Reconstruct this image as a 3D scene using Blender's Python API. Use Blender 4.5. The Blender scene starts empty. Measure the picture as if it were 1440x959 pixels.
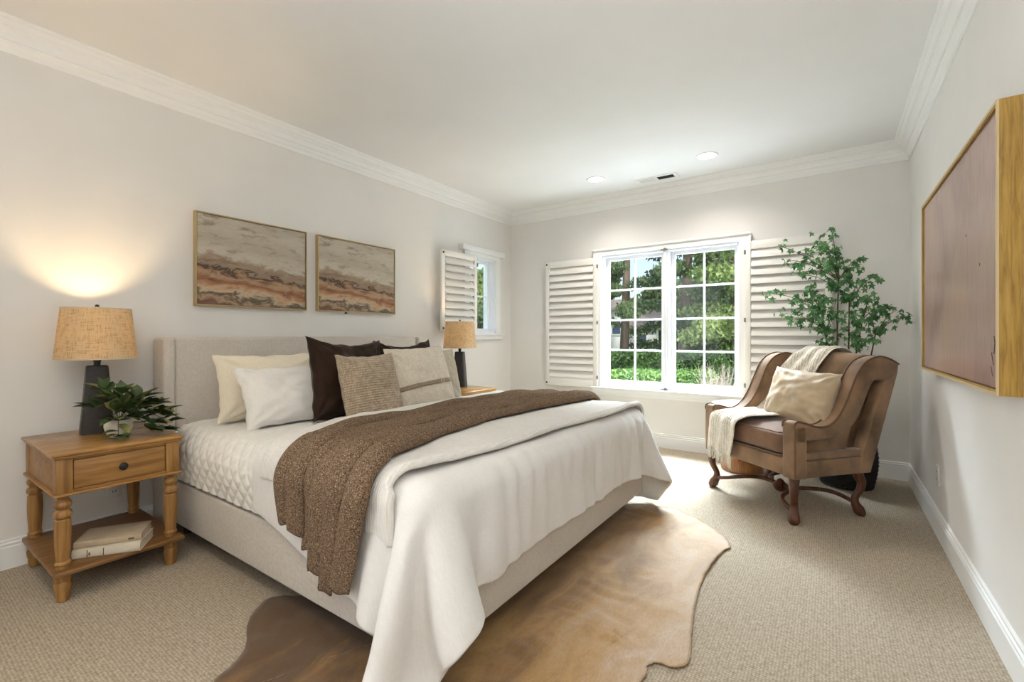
import bpy, bmesh, math, random
import numpy as np
from mathutils import Vector, Matrix, Euler, noise
PI = math.pi
R = math.radians
SC = bpy.context.scene
COL = SC.collection

# ------------------------------------------------------------------ camera
F_PX, YAW, CY, CAM = 644.0, 34.85, 473.0, Vector((3.40, 0.0, 1.166))
cd = bpy.data.cameras.new('camera')
cam = bpy.data.objects.new('camera', cd); COL.objects.link(cam)
cam.location = CAM
cam.rotation_euler = (PI/2, 0, R(YAW))
cd.sensor_width = 36.0; cd.lens = F_PX*36/1440
cd.shift_y = -(479.5-CY)/1440
cd.clip_start = .05; cd.clip_end = 200
SC.camera = cam
# ------------------------------------------------------------------ world, lights, exposure
vs = SC.view_settings
vs.view_transform = 'Standard'; vs.look = 'None'; vs.gamma = 1.0; vs.use_curve_mapping = False
vs.exposure = 0.0
W = bpy.data.worlds.new('sky'); SC.world = W; W.use_nodes = True
nt = W.node_tree; nt.nodes.clear()
sky = nt.nodes.new('ShaderNodeTexSky'); sky.sky_type = 'NISHITA'; sky.sun_disc = False
sky.sun_elevation = R(42); sky.sun_rotation = R(120); sky.altitude = 0; sky.air_density = 1.0; sky.dust_density = 2.5
bg = nt.nodes.new('ShaderNodeBackground'); bg.inputs['Strength'].default_value = 0.26
hs = nt.nodes.new('ShaderNodeHueSaturation'); hs.inputs['Saturation'].default_value = .75
wo = nt.nodes.new('ShaderNodeOutputWorld')
nt.links.new(sky.outputs[0], hs.inputs['Color']); nt.links.new(hs.outputs[0], bg.inputs[0]); nt.links.new(bg.outputs[0], wo.inputs[0])

def light(name, kind, loc, energy, color=(1, 1, 1), rot=(0, 0, 0), **kw):
    d = bpy.data.lights.new(name, kind); d.energy = energy; d.color = color
    for k, v in kw.items(): setattr(d, k, v)
    o = bpy.data.objects.new(name, d); COL.objects.link(o); o.location = loc; o.rotation_euler = rot
    return o
light('sun', 'SUN', (8, -6, 12), 3.0, (1, .95, .86), (R(45), 0, R(38)), angle=R(2))
# added cool fill panel behind the camera; the rear wall has no window
light('added_rear_fill', 'AREA', (1.0, -1.6, 1.45), 46, (.90, .95, 1.0), (R(90), 0, R(-62)), spread=R(110), shape='RECTANGLE', size=1.9, size_y=2.1)
# added upward fill disk behind the camera, brightening the ceiling; no fixture there
light('added_ceiling_fill', 'AREA', (3.35, -.3, 1.70), 40, (.95, .97, 1.0), (R(180), 0, 0), shape='DISK', size=1.1)
# added area panel outdoors, above the view, strengthening daylight through the far window
light('added_far_window_fill', 'AREA', (2.0, 6.7, 3.9), 4200, (.77, .88, 1.0), (R(-48), 0, 0), shape='RECTANGLE', size=4.0, size_y=1.8)
light('added_side_window_fill', 'AREA', (-1.9, 4.6, 3.4), 200, (.80, .90, 1.0), (R(48), 0, R(-90)), shape='RECTANGLE', size=2.0, size_y=1.5)  # second added panel, strengthening daylight through the small side window

# ------------------------------------------------------------------ helpers
def lin(c):
    return tuple(((x/255)/12.92 if x/255 <= .04045 else ((x/255+.055)/1.055)**2.4) for x in c)+(1.0,)

def at(u, v, t):
    "world point seen at photo pixel (u, v) at depth t"
    a = R(YAW); fw = Vector((-math.sin(a), math.cos(a), 0)); r = Vector((math.cos(a), math.sin(a), 0))
    return CAM + (fw + r*((u-720)/F_PX) + Vector((0, 0, -(v-CY)/F_PX)))*t

class MB:
    def __init__(s): s.v = []; s.f = []
    def add(s, v, f, M=None):
        o = len(s.v)
        s.v += [tuple(M @ Vector(p)) for p in v] if M is not None else [tuple(p) for p in v]
        s.f += [tuple(i+o for i in q) for q in f]
        return s
    def bm(s, bm, M=None):
        bm.verts.ensure_lookup_table(); bm.verts.index_update()
        s.add([v.co[:] for v in bm.verts], [[v.index for v in f.verts] for f in bm.faces], M); bm.free(); return s
    def box(s, a, b, bev=.003, seg=2, M=None):
        bm = bmesh.new(); bmesh.ops.create_cube(bm, size=1)
        a = Vector(a); b = Vector(b); c = (a+b)/2; d = b-a
        for v in bm.verts: v.co = Vector((v.co.x*d.x, v.co.y*d.y, v.co.z*d.z))+c
        if bev: bmesh.ops.bevel(bm, geom=bm.edges[:], offset=min(bev, min(abs(x) for x in d)*.45), segments=seg, profile=.5, affect='EDGES')
        return s.bm(bm, M)
    def prism(s, pts, h0, h1, axis='x', bev=0, seg=2, M=None):
        "2D outline extruded along axis: x -> (y,z) outline, y -> (x,z), z -> (x,y)"
        bm = bmesh.new()
        def p3(p, h): return (h, p[0], p[1]) if axis == 'x' else ((p[0], h, p[1]) if axis == 'y' else (p[0], p[1], h))
        a = [bm.verts.new(p3(p, h0)) for p in pts]; b = [bm.verts.new(p3(p, h1)) for p in pts]
        n = len(pts)
        bm.faces.new(a); bm.faces.new(b[::-1])
        for i in range(n): bm.faces.new((a[i], b[i], b[(i+1) % n], a[(i+1) % n]))
        bmesh.ops.recalc_face_normals(bm, faces=bm.faces[:])
        if bev:
            capE = [e for e in bm.edges if abs((e.verts[0].co-e.verts[1].co)['xyz'.index(axis)]) < 1e-6]
            bmesh.ops.bevel(bm, geom=capE, offset=bev, segments=seg, profile=.5, affect='EDGES')
        return s.bm(bm, M)
    def ring(s, ax, d0, d1, a0, a1, b0, b1, wa0, wa1, wb0, wb1):
        "mitred rectangular frame; ax is the thin axis, (a, b) the other two in xyz order; d0..d1 its depth"
        O = [(a0, b0), (a1, b0), (a1, b1), (a0, b1)]; I = [(a0+wa0, b0+wb0), (a1-wa1, b0+wb0), (a1-wa1, b1-wb1), (a0+wa0, b1-wb1)]
        def P(p, d): return (d, p[0], p[1]) if ax == 'x' else ((p[0], d, p[1]) if ax == 'y' else (p[0], p[1], d))
        bm = bmesh.new(); V = [[bm.verts.new(P(p, d)) for p in L_] for L_, d in ((O, d0), (I, d0), (O, d1), (I, d1))]
        for k in range(4):
            j = (k+1) % 4
            bm.faces.new((V[0][k], V[0][j], V[1][j], V[1][k])); bm.faces.new((V[2][k], V[3][k], V[3][j], V[2][j]))
            bm.faces.new((V[0][k], V[2][k], V[2][j], V[0][j])); bm.faces.new((V[1][k], V[1][j], V[3][j], V[3][k]))
        bmesh.ops.recalc_face_normals(bm, faces=bm.faces[:])
        return s.bm(bm)
    def lathe(s, prof, c=(0, 0, 0), n=28, M=None, caps=True):
        v = []; f = []
        for r, z in prof:
            for i in range(n): v.append((c[0]+r*math.cos(2*PI*i/n), c[1]+r*math.sin(2*PI*i/n), c[2]+z))
        m = len(prof)
        for j in range(m-1):
            for i in range(n): f.append((j*n+i, j*n+(i+1) % n, (j+1)*n+(i+1) % n, (j+1)*n+i))
        if caps: f.append(tuple(range(n))[::-1]); f.append(tuple((m-1)*n+i for i in range(n)))
        return s.add(v, f, M)
    def tube(s, pts, rad, n=8, M=None):
        pts = [Vector(p) for p in pts]; m = len(pts)
        if not hasattr(rad, '__len__'): rad = [rad]*m
        v = []; f = []; up = None
        for j, p in enumerate(pts):
            d = (pts[min(j+1, m-1)]-pts[max(j-1, 0)]).normalized()
            if up is None: up = d.orthogonal().normalized()
            up = (up-d*up.dot(d)).normalized(); w = d.cross(up)
            for i in range(n):
                a = 2*PI*i/n; v.append(p+(up*math.cos(a)+w*math.sin(a))*rad[j])
        for j in range(m-1):
            for i in range(n): f.append((j*n+i, j*n+(i+1) % n, (j+1)*n+(i+1) % n, (j+1)*n+i))
        f.append(tuple(range(n))[::-1]); f.append(tuple((m-1)*n+i for i in range(n)))
        return s.add(v, f, M)
    def grid(s, fn, nu, nv, M=None):
        v = [fn(i/nu, j/nv) for i in range(nu+1) for j in range(nv+1)]
        f = [(i*(nv+1)+j, (i+1)*(nv+1)+j, (i+1)*(nv+1)+j+1, i*(nv+1)+j+1) for i in range(nu) for j in range(nv)]
        return s.add(v, f, M)
    def build(s, name, m, parent=None, smooth=35, label=None):
        me = bpy.data.meshes.new(name); me.from_pydata(s.v, [], s.f); me.validate(); me.update()
        o = bpy.data.objects.new(name, me); COL.objects.link(o)
        if m is not None: me.materials.append(m)
        if smooth:
            me.polygons.foreach_set('use_smooth', [True]*len(me.polygons))
            if smooth < 180: me.set_sharp_from_angle(angle=R(smooth))
        if parent is not None: o.parent = parent
        if label: o['label'] = label
        return o

def bezier(pts, n=8):
    "Catmull-Rom through points"
    P = [Vector(p) for p in pts]; out = []
    for i in range(len(P)-1):
        p0 = P[max(i-1, 0)]; p1 = P[i]; p2 = P[i+1]; p3 = P[min(i+2, len(P)-1)]
        for k in range(n):
            t = k/n
            out.append(.5*((2*p1)+(p2-p0)*t+(2*p0-5*p1+4*p2-p3)*t*t+(3*p1-p0-3*p2+p3)*t**3))
    out.append(P[-1]); return out

def thing(name, label, cat, loc=(0, 0, 0), rot=(0, 0, 0), group=None):
    o = bpy.data.objects.new(name, None); COL.objects.link(o); o.empty_display_size = .1
    o.location = loc; o.rotation_euler = rot
    return tag(o, label, cat, group)
def tag(o, label, cat, group=None):
    o['label'] = label; o['category'] = cat
    if group: o['group'] = group
    return o
def struct(o): o['kind'] = 'structure'; return o
def copy_tree(o, parent=None):
    c = o.copy(); COL.objects.link(c)
    if parent is not None: c.parent = parent
    for ch in list(o.children): copy_tree(ch, c)
    return c
def mod_sub(o, lv=1):
    m = o.modifiers.new('subdivision', 'SUBSURF'); m.levels = lv; m.render_levels = lv
def mod_solid(o, t, off=1.0):
    m = o.modifiers.new('thickness', 'SOLIDIFY'); m.thickness = t; m.offset = off

# ------------------------------------------------------------------ materials
def newmat(name):
    m = bpy.data.materials.new(name); m.use_nodes = True
    return m, m.node_tree, m.node_tree.nodes['Principled BSDF']
def N(nt, kind, **kw):
    n = nt.nodes.new(kind)
    for k, v in kw.items():
        if k in n.inputs: n.inputs[k].default_value = v
        else: setattr(n, k, v)
    return n
def ramp(nt, src, stops, interp='LINEAR'):
    r = nt.nodes.new('ShaderNodeValToRGB'); r.color_ramp.interpolation = interp
    el = r.color_ramp.elements
    while len(el) > 1: el.remove(el[0])
    el[0].position = stops[0][0]; el[0].color = stops[0][1]
    for p, c in stops[1:]:
        e = el.new(p); e.color = c
    nt.links.new(src, r.inputs[0]); return r
def simple(name, c, rough=.6, var=.0, vs_=6, bump=0, bs=200, metal=0, sheen=0, spec=.5, stretch=(1, 1, 1), detail=3):
    m, nt, b = newmat(name)
    b.inputs['Base Color'].default_value = lin(c); b.inputs['Roughness'].default_value = rough
    b.inputs['Metallic'].default_value = metal; b.inputs['Specular IOR Level'].default_value = spec
    if sheen:
        b.inputs['Sheen Weight'].default_value = sheen; b.inputs['Sheen Roughness'].default_value = .4
    tc = N(nt, 'ShaderNodeTexCoord'); mp = N(nt, 'ShaderNodeMapping', Scale=stretch)
    nt.links.new(tc.outputs['Object'], mp.inputs[0])
    if var:
        n = N(nt, 'ShaderNodeTexNoise', Scale=vs_, Detail=detail); nt.links.new(mp.outputs[0], n.inputs[0])
        r = ramp(nt, n.outputs[0], [(.3, lin([x*(1-var) for x in c])), (.7, lin([min(255, x*(1+var*.5)) for x in c]))])
        nt.links.new(r.outputs[0], b.inputs['Base Color'])
    if bump:
        n = N(nt, 'ShaderNodeTexNoise', Scale=bs, Detail=2); nt.links.new(mp.outputs[0], n.inputs[0])
        bp = N(nt, 'ShaderNodeBump', Strength=bump, Distance=.002); nt.links.new(n.outputs[0], bp.inputs['Height'])
        nt.links.new(bp.outputs[0], b.inputs['Normal'])
    return m
def weave(name, c, c2, scale=350, rough=.9, bump=.5, var=.08, rib=None, sheen=.2, dist=.0015):
    "woven cloth: crossing threads; rib = (axis, frequency, strength) adds cords"
    m, nt, b = newmat(name)
    b.inputs['Roughness'].default_value = rough; b.inputs['Specular IOR Level'].default_value = .2
    b.inputs['Sheen Weight'].default_value = sheen
    tc = N(nt, 'ShaderNodeTexCoord')
    hs = []
    for st in ((1, .12, 1), (.12, 1, .12)):
        mp = N(nt, 'ShaderNodeMapping', Scale=st); nt.links.new(tc.outputs['Object'], mp.inputs[0])
        n = N(nt, 'ShaderNodeTexNoise', Scale=scale, Detail=1); nt.links.new(mp.outputs[0], n.inputs[0]); hs.append(n)
    ad = N(nt, 'ShaderNodeMath', operation='ADD'); nt.links.new(hs[0].outputs[0], ad.inputs[0]); nt.links.new(hs[1].outputs[0], ad.inputs[1])
    hf = N(nt, 'ShaderNodeMath', operation='MULTIPLY'); hf.inputs[1].default_value = .5; nt.links.new(ad.outputs[0], hf.inputs[0])
    r = ramp(nt, hf.outputs[0], [(.35, lin(c2)), (.62, lin(c))])
    big = N(nt, 'ShaderNodeTexNoise', Scale=5, Detail=3); nt.links.new(tc.outputs['Object'], big.inputs[0])
    rb = ramp(nt, big.outputs[0], [(.3, (1-var,)*3+(1,)), (.7, (1, 1, 1, 1))])
    mx = N(nt, 'ShaderNodeMixRGB', blend_type='MULTIPLY'); mx.inputs[0].default_value = 1
    nt.links.new(r.outputs[0], mx.inputs[1]); nt.links.new(rb.outputs[0], mx.inputs[2]); nt.links.new(mx.outputs[0], b.inputs['Base Color'])
    h = hf.outputs[0]
    if rib:
        w = N(nt, 'ShaderNodeTexWave', bands_direction=rib[0]); w.inputs['Scale'].default_value = rib[1]; w.inputs['Distortion'].default_value = rib[3] if len(rib) > 3 else .6
        w.inputs['Detail Scale'].default_value = 2
        nt.links.new(tc.outputs['Object'], w.inputs[0])
        ml = N(nt, 'ShaderNodeMath', operation='MULTIPLY_ADD'); ml.inputs[1].default_value = rib[2]
        nt.links.new(w.outputs['Fac'], ml.inputs[0]); nt.links.new(h, ml.inputs[2]); h = ml.outputs[0]
    bp = N(nt, 'ShaderNodeBump', Strength=bump, Distance=dist); nt.links.new(h, bp.inputs['Height']); nt.links.new(bp.outputs[0], b.inputs['Normal'])
    return m
def wood(name, c1, c2, c3, axis=0, scale=6, rough=.45):
    m, nt, b = newmat(name); b.inputs['Roughness'].default_value = rough
    tc = N(nt, 'ShaderNodeTexCoord'); st = [14, 14, 14]; st[axis] = 1.0
    mp = N(nt, 'ShaderNodeMapping', Scale=st); nt.links.new(tc.outputs['Object'], mp.inputs[0])
    n = N(nt, 'ShaderNodeTexNoise', Scale=scale*.5, Detail=6, Roughness=.6, Distortion=.6); nt.links.new(mp.outputs[0], n.inputs[0])
    r = ramp(nt, n.outputs[0], [(.28, lin(c3)), (.48, lin(c2)), (.7, lin(c1))])
    n2 = N(nt, 'ShaderNodeTexNoise', Scale=4, Detail=3); nt.links.new(tc.outputs['Object'], n2.inputs[0])
    r2 = ramp(nt, n2.outputs[0], [(.3, (.82, .8, .78, 1)), (.65, (1, 1, 1, 1))])
    mx = N(nt, 'ShaderNodeMixRGB', blend_type='MULTIPLY'); mx.inputs[0].default_value = 1
    nt.links.new(r.outputs[0], mx.inputs[1]); nt.links.new(r2.outputs[0], mx.inputs[2]); nt.links.new(mx.outputs[0], b.inputs['Base Color'])
    bp = N(nt, 'ShaderNodeBump', Strength=.15, Distance=.001); nt.links.new(n.outputs[0], bp.inputs['Height']); nt.links.new(bp.outputs[0], b.inputs['Normal'])
    return m

M = {}
M['wall'] = simple('wall_paint', (231, 228, 223), .75, .015, 2, .05, 300)
M['ceil'] = simple('ceiling_paint', (237, 237, 236), .8, .01, 2)
M['trim'] = simple('white_trim_paint', (239, 239, 237), .4)
M['shut'] = simple('shutter_paint', (236, 233, 227), .45)
M['sash'] = simple('window_sash_paint', (238, 240, 244), .4)
M['black'] = simple('black_metal', (24, 22, 20), .4)
M['grey'] = simple('grey_metal', (140, 140, 140), .35, metal=.8)
M['plate'] = simple('outlet_plastic', (226, 224, 218), .4)
M['linen'] = weave('bed_upholstery_linen', (214, 206, 195), (196, 187, 176), 520, .9, .4, .07)
M['white'] = weave('white_cotton', (236, 232, 225), (230, 226, 219), 260, .85, .18, .04)
M['creamw'] = weave('cream_cotton', (238, 227, 204), (230, 218, 194), 260, .85, .18, .04)
M['duvet'] = weave('white_duvet_cotton', (228, 225, 220), (222, 219, 214), 260, .85, .1, .04)
M['quilt'] = simple('white_quilted_cotton', (238, 234, 226), .85, .03, 40, .2, 500, sheen=.2)
M['blanket'] = weave('ribbed_off_white_cotton', (232, 228, 221), (220, 215, 206), 260, .9, .5, .05, ('X', 28, 1.2, .3), dist=.003)
M['velvet'] = simple('dark_brown_velvet', (42, 25, 12), .65, .3, 9, .15, 300, sheen=.12, spec=.2)
M['beigep'] = weave('beige_ribbed_cloth', (190, 172, 148), (146, 126, 104), 300, .95, .9, .1, ('Z', 22, 1.0, 1.2), dist=.003)
M['cream'] = weave('cream_linen', (222, 212, 194), (198, 186, 166), 380, .9, .35, .05)
M['band'] = weave('taupe_ribbon', (160, 144, 118), (128, 112, 90), 500, .8, .5, .1)
M['taupep'] = weave('pale_taupe_linen', (196, 186, 166), (170, 158, 136), 380, .9, .35, .05)
M['oak'] = wood('honey_oak', (182, 139, 80), (162, 117, 62), (128, 88, 42), 1)
M['oakz'] = wood('honey_oak_turned', (184, 142, 84), (162, 118, 64), (124, 84, 42), 2)
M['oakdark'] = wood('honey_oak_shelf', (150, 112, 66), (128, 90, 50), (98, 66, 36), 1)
M['oaktop'] = wood('honey_oak_top', (192, 147, 86), (172, 127, 68), (140, 98, 50), 1, rough=.24)
M['walnut'] = wood('walnut_leg', (112, 66, 38), (84, 46, 26), (54, 28, 16), 2, rough=.35)
M['tabletop'] = wood('pale_table_top', (222, 206, 180), (206, 186, 158), (180, 158, 128), 1, rough=.35)
M['drum'] = wood('drum_oak', (176, 124, 72), (150, 100, 56), (118, 74, 40), 2)
M['chair'] = simple('tan_brown_velvet', (148, 118, 90), .75, .28, 5, .25, 160, sheen=.4, spec=.2)
M['chairseat'] = simple('seat_velvet', (122, 92, 70), .75, .2, 6, .25, 160, sheen=.4, spec=.2)
M['piping'] = simple('brown_piping', (108, 78, 54), .6)
M['chpillow'] = simple('champagne_velvet', (190, 168, 136), .55, .08, 5, .15, 250, sheen=.5, spec=.4)
M['gold'] = wood('gilt_wood', (196, 158, 78), (172, 134, 58), (140, 104, 42), 2, scale=14, rough=.42)
M['goldthin'] = simple('champagne_gold_frame', (186, 164, 116), .35, .05, 10, metal=.35)
M['frameedge'] = simple('pale_gilt_edge', (206, 184, 140), .45)
M['basket'] = simple('black_wicker', (26, 25, 24), .6)
M['soil'] = simple('dark_moss', (40, 34, 24), .95, .3, 60, 1, 60)
M['bark'] = simple('brown_bark', (92, 70, 50), .85, .25, 30, .6, 60)
M['stem'] = simple('green_stem', (92, 104, 60), .7)
M['pot'] = simple('white_ceramic', (228, 222, 210), .35)
M['book'] = simple('cream_book_cover', (214, 204, 184), .7, .05, 20)
M['booktop'] = simple('beige_book_cover', (184, 166, 140), .7, .06, 20)
M['pages'] = simple('book_pages', (226, 216, 196), .8, .1, 3, stretch=(1, 1, 120))
M['ink'] = simple('dark_ink', (96, 84, 66), .7)
M['bone'] = simple('base_paint', (48, 42, 38), .5)

def leafmat(name, c1, c2, sc=18, trans=.25):
    m, nt, b = newmat(name)
    tc = N(nt, 'ShaderNodeTexCoord'); n = N(nt, 'ShaderNodeTexNoise', Scale=sc, Detail=2); nt.links.new(tc.outputs['Object'], n.inputs[0])
    r = ramp(nt, n.outputs[0], [(.35, lin(c1)), (.65, lin(c2))]); nt.links.new(r.outputs[0], b.inputs['Base Color'])
    b.inputs['Roughness'].default_value = .5
    tr = N(nt, 'ShaderNodeBsdfTranslucent'); nt.links.new(r.outputs[0], tr.inputs[0])
    mx = N(nt, 'ShaderNodeMixShader'); mx.inputs[0].default_value = trans
    nt.links.new(b.outputs[0], mx.inputs[1]); nt.links.new(tr.outputs[0], mx.inputs[2]); nt.links.new(mx.outputs[0], nt.nodes['Material Output'].inputs[0])
    return m
M['maple'] = leafmat('maple_leaf', (54, 100, 58), (108, 160, 98))
M['leafdark'] = leafmat('rubbery_leaf', (34, 56, 32), (78, 98, 50), 14, .1)
M['leafpale'] = leafmat('variegated_leaf', (110, 120, 66), (166, 164, 104), 20, .2)
M['conifer'] = leafmat('conifer_needles', (52, 78, 52), (124, 146, 98), 1.2, .3)
M['conifer2'] = leafmat('light_foliage', (88, 116, 62), (168, 186, 120), 1.0, .35)
M['hedge1'] = leafmat('hedge_leaf', (40, 66, 34), (86, 116, 60), 3, .25)
M['hedge2'] = leafmat('bright_hedge_leaf', (66, 96, 42), (104, 130, 66), 3, .35)
M['twig'] = simple('grey_twig', (112, 98, 86), .9)
M['trunk'] = simple('conifer_bark', (112, 96, 84), .95, .3, 8, .8, 20, stretch=(1, 1, .2))
M['bounce_grey'] = simple('pale_bounce_grey', (186, 184, 182), .9, .1, 2)
M['grass'] = simple('lawn', (108, 134, 70), .95, .2, 3)

def m_glass():
    m, nt, b = newmat('window_glass'); nt.nodes.remove(b)
    t = N(nt, 'ShaderNodeBsdfTransparent'); g = N(nt, 'ShaderNodeBsdfGlossy'); g.inputs['Roughness'].default_value = .02
    t.inputs[0].default_value = (.96, .98, .97, 1)
    f = N(nt, 'ShaderNodeFresnel'); f.inputs['IOR'].default_value = 1.45
    ge = N(nt, 'ShaderNodeNewGeometry'); iv = N(nt, 'ShaderNodeMath', operation='SUBTRACT'); iv.inputs[0].default_value = 1; nt.links.new(ge.outputs['Backfacing'], iv.inputs[1])
    ml = N(nt, 'ShaderNodeMath', operation='MULTIPLY'); nt.links.new(iv.outputs[0], ml.inputs[0]); nt.links.new(f.outputs[0], ml.inputs[1])
    mx = N(nt, 'ShaderNodeMixShader'); nt.links.new(ml.outputs[0], mx.inputs[0]); nt.links.new(t.outputs[0], mx.inputs[1]); nt.links.new(g.outputs[0], mx.inputs[2])
    nt.links.new(mx.outputs[0], nt.nodes['Material Output'].inputs[0]); return m
M['glass'] = m_glass()
def m_emit(name, c, s):
    m, nt, b = newmat(name); b.inputs['Base Color'].default_value = lin(c)
    b.inputs['Emission Color'].default_value = lin(c); b.inputs['Emission Strength'].default_value = s; return m
M['bulb'] = m_emit('warm_bulb', (255, 226, 176), 6)
M['lens'] = m_emit('downlight_lens', (255, 252, 246), 14)
def m_shade():
    m, nt, b = newmat('linen_lamp_shade')
    tc = N(nt, 'ShaderNodeTexCoord'); hs = []
    for st in ((1, 1, .06), (.1, .1, 1)):
        mp = N(nt, 'ShaderNodeMapping', Scale=st); nt.links.new(tc.outputs['Object'], mp.inputs[0])
        n = N(nt, 'ShaderNodeTexNoise', Scale=230, Detail=2); nt.links.new(mp.outputs[0], n.inputs[0]); hs.append(n)
    ad = N(nt, 'ShaderNodeMath', operation='ADD'); nt.links.new(hs[0].outputs[0], ad.inputs[0]); nt.links.new(hs[1].outputs[0], ad.inputs[1])
    r = ramp(nt, ad.outputs[0], [(.8, lin((204, 182, 146))), (1.05, lin((232, 216, 186)))])
    b.inputs['Roughness'].default_value = .9; nt.links.new(r.outputs[0], b.inputs['Base Color'])
    tr = N(nt, 'ShaderNodeBsdfTranslucent'); nt.links.new(r.outputs[0], tr.inputs[0])
    mx = N(nt, 'ShaderNodeMixShader'); mx.inputs[0].default_value = .62
    nt.links.new(b.outputs[0], mx.inputs[1]); nt.links.new(tr.outputs[0], mx.inputs[2]); nt.links.new(mx.outputs[0], nt.nodes['Material Output'].inputs[0])
    return m
M['shade'] = m_shade()
def m_carpet():
    m, nt, b = newmat('berber_carpet'); b.inputs['Roughness'].default_value = 1; b.inputs['Specular IOR Level'].default_value = .1
    tc = N(nt, 'ShaderNodeTexCoord'); mp = N(nt, 'ShaderNodeMapping', Scale=(1, 1, 0)); nt.links.new(tc.outputs['Object'], mp.inputs[0])
    v = N(nt, 'ShaderNodeTexVoronoi', Scale=95, Randomness=.35); nt.links.new(mp.outputs[0], v.inputs[0])
    r = ramp(nt, v.outputs['Distance'], [(.1, lin((206, 193, 174))), (.75, lin((156, 142, 121)))])
    n = N(nt, 'ShaderNodeTexNoise', Scale=60, Detail=4); nt.links.new(mp.outputs[0], n.inputs[0])
    r2 = ramp(nt, n.outputs[0], [(.35, (.82, .81, .8, 1)), (.65, (1, 1, 1, 1))])
    mx = N(nt, 'ShaderNodeMixRGB', blend_type='MULTIPLY'); mx.inputs[0].default_value = 1
    nt.links.new(r.outputs[0], mx.inputs[1]); nt.links.new(r2.outputs[0], mx.inputs[2]); nt.links.new(mx.outputs[0], b.inputs['Base Color'])
    iv = N(nt, 'ShaderNodeMath', operation='SUBTRACT'); iv.inputs[0].default_value = 1; nt.links.new(v.outputs['Distance'], iv.inputs[1])
    bp = N(nt, 'ShaderNodeBump', Strength=.6, Distance=.004); nt.links.new(iv.outputs[0], bp.inputs['Height']); nt.links.new(bp.outputs[0], b.inputs['Normal'])
    return m
M['carpet'] = m_carpet()
def m_knit():
    m, nt, b = newmat('brown_marled_knit'); b.inputs['Roughness'].default_value = 1; b.inputs['Sheen Weight'].default_value = 0
    b.inputs['Specular IOR Level'].default_value = .1
    tc = N(nt, 'ShaderNodeTexCoord')
    n = N(nt, 'ShaderNodeTexNoise', Scale=210, Detail=3, Roughness=.7); nt.links.new(tc.outputs['Object'], n.inputs[0])
    r = ramp(nt, n.outputs[0], [(.34, lin((58, 44, 34))), (.48, lin((108, 88, 70))), (.60, lin((140, 118, 96))), (.72, lin((200, 180, 152)))])
    nt.links.new(r.outputs[0], b.inputs['Base Color'])
    v = N(nt, 'ShaderNodeTexVoronoi', Scale=170); nt.links.new(tc.outputs['Object'], v.inputs[0])
    bp = N(nt, 'ShaderNodeBump', Strength=.55, Distance=.003, invert=True); nt.links.new(v.outputs['Distance'], bp.inputs['Height']); nt.links.new(bp.outputs[0], b.inputs['Normal'])
    return m
M['knit'] = m_knit()
M['softthrow'] = weave('cream_woven_wool', (232, 224, 208), (206, 194, 174), 150, .95, 1.0, .12, ('X', 16, .6, 1.5), dist=.004)
def m_hide():
    m, nt, b = newmat('brown_cowhide'); b.inputs['Roughness'].default_value = .6; b.inputs['Sheen Weight'].default_value = .25
    tc = N(nt, 'ShaderNodeTexCoord')
    mp = N(nt, 'ShaderNodeMapping', Scale=(2.2, .9, 1)); nt.links.new(tc.outputs['Object'], mp.inputs[0])
    n = N(nt, 'ShaderNodeTexNoise', Scale=2.2, Detail=7, Roughness=.62, Distortion=.8); nt.links.new(mp.outputs[0], n.inputs[0])
    # paler towards the belly edge of the hide (towards +x)
    sx = N(nt, 'ShaderNodeSeparateXYZ'); nt.links.new(tc.outputs['Object'], sx.inputs[0])
    ma = N(nt, 'ShaderNodeMath', operation='MULTIPLY_ADD'); ma.inputs[1].default_value = .42; ma.inputs[2].default_value = -.10; nt.links.new(sx.outputs[0], ma.inputs[0])
    ad = N(nt, 'ShaderNodeMath', operation='ADD'); nt.links.new(ma.outputs[0], ad.inputs[0]); nt.links.new(n.outputs[0], ad.inputs[1])
    r = ramp(nt, ad.outputs[0], [(.22, lin((98, 70, 38))), (.42, lin((146, 108, 58))), (.6, lin((182, 142, 84))), (.78, lin((188, 158, 124))), (.95, lin((208, 196, 180)))])
    mp2 = N(nt, 'ShaderNodeMapping', Scale=(40, 6, 1)); nt.links.new(tc.outputs['Object'], mp2.inputs[0])
    n2 = N(nt, 'ShaderNodeTexNoise', Scale=8, Detail=4); nt.links.new(mp2.outputs[0], n2.inputs[0])
    r2 = ramp(nt, n2.outputs[0], [(.3, (.74, .72, .70, 1)), (.7, (1, 1, 1, 1))])
    mx = N(nt, 'ShaderNodeMixRGB', blend_type='MULTIPLY'); mx.inputs[0].default_value = 1
    nt.links.new(r.outputs[0], mx.inputs[1]); nt.links.new(r2.outputs[0], mx.inputs[2]); nt.links.new(mx.outputs[0], b.inputs['Base Color'])
    bp = N(nt, 'ShaderNodeBump', Strength=.4, Distance=.002); nt.links.new(n2.outputs[0], bp.inputs['Height']); nt.links.new(bp.outputs[0], b.inputs['Normal'])
    return m
M['hide'] = m_hide()
M['hideunder'] = simple('hide_suede_back', (200, 186, 166), .9)
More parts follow.
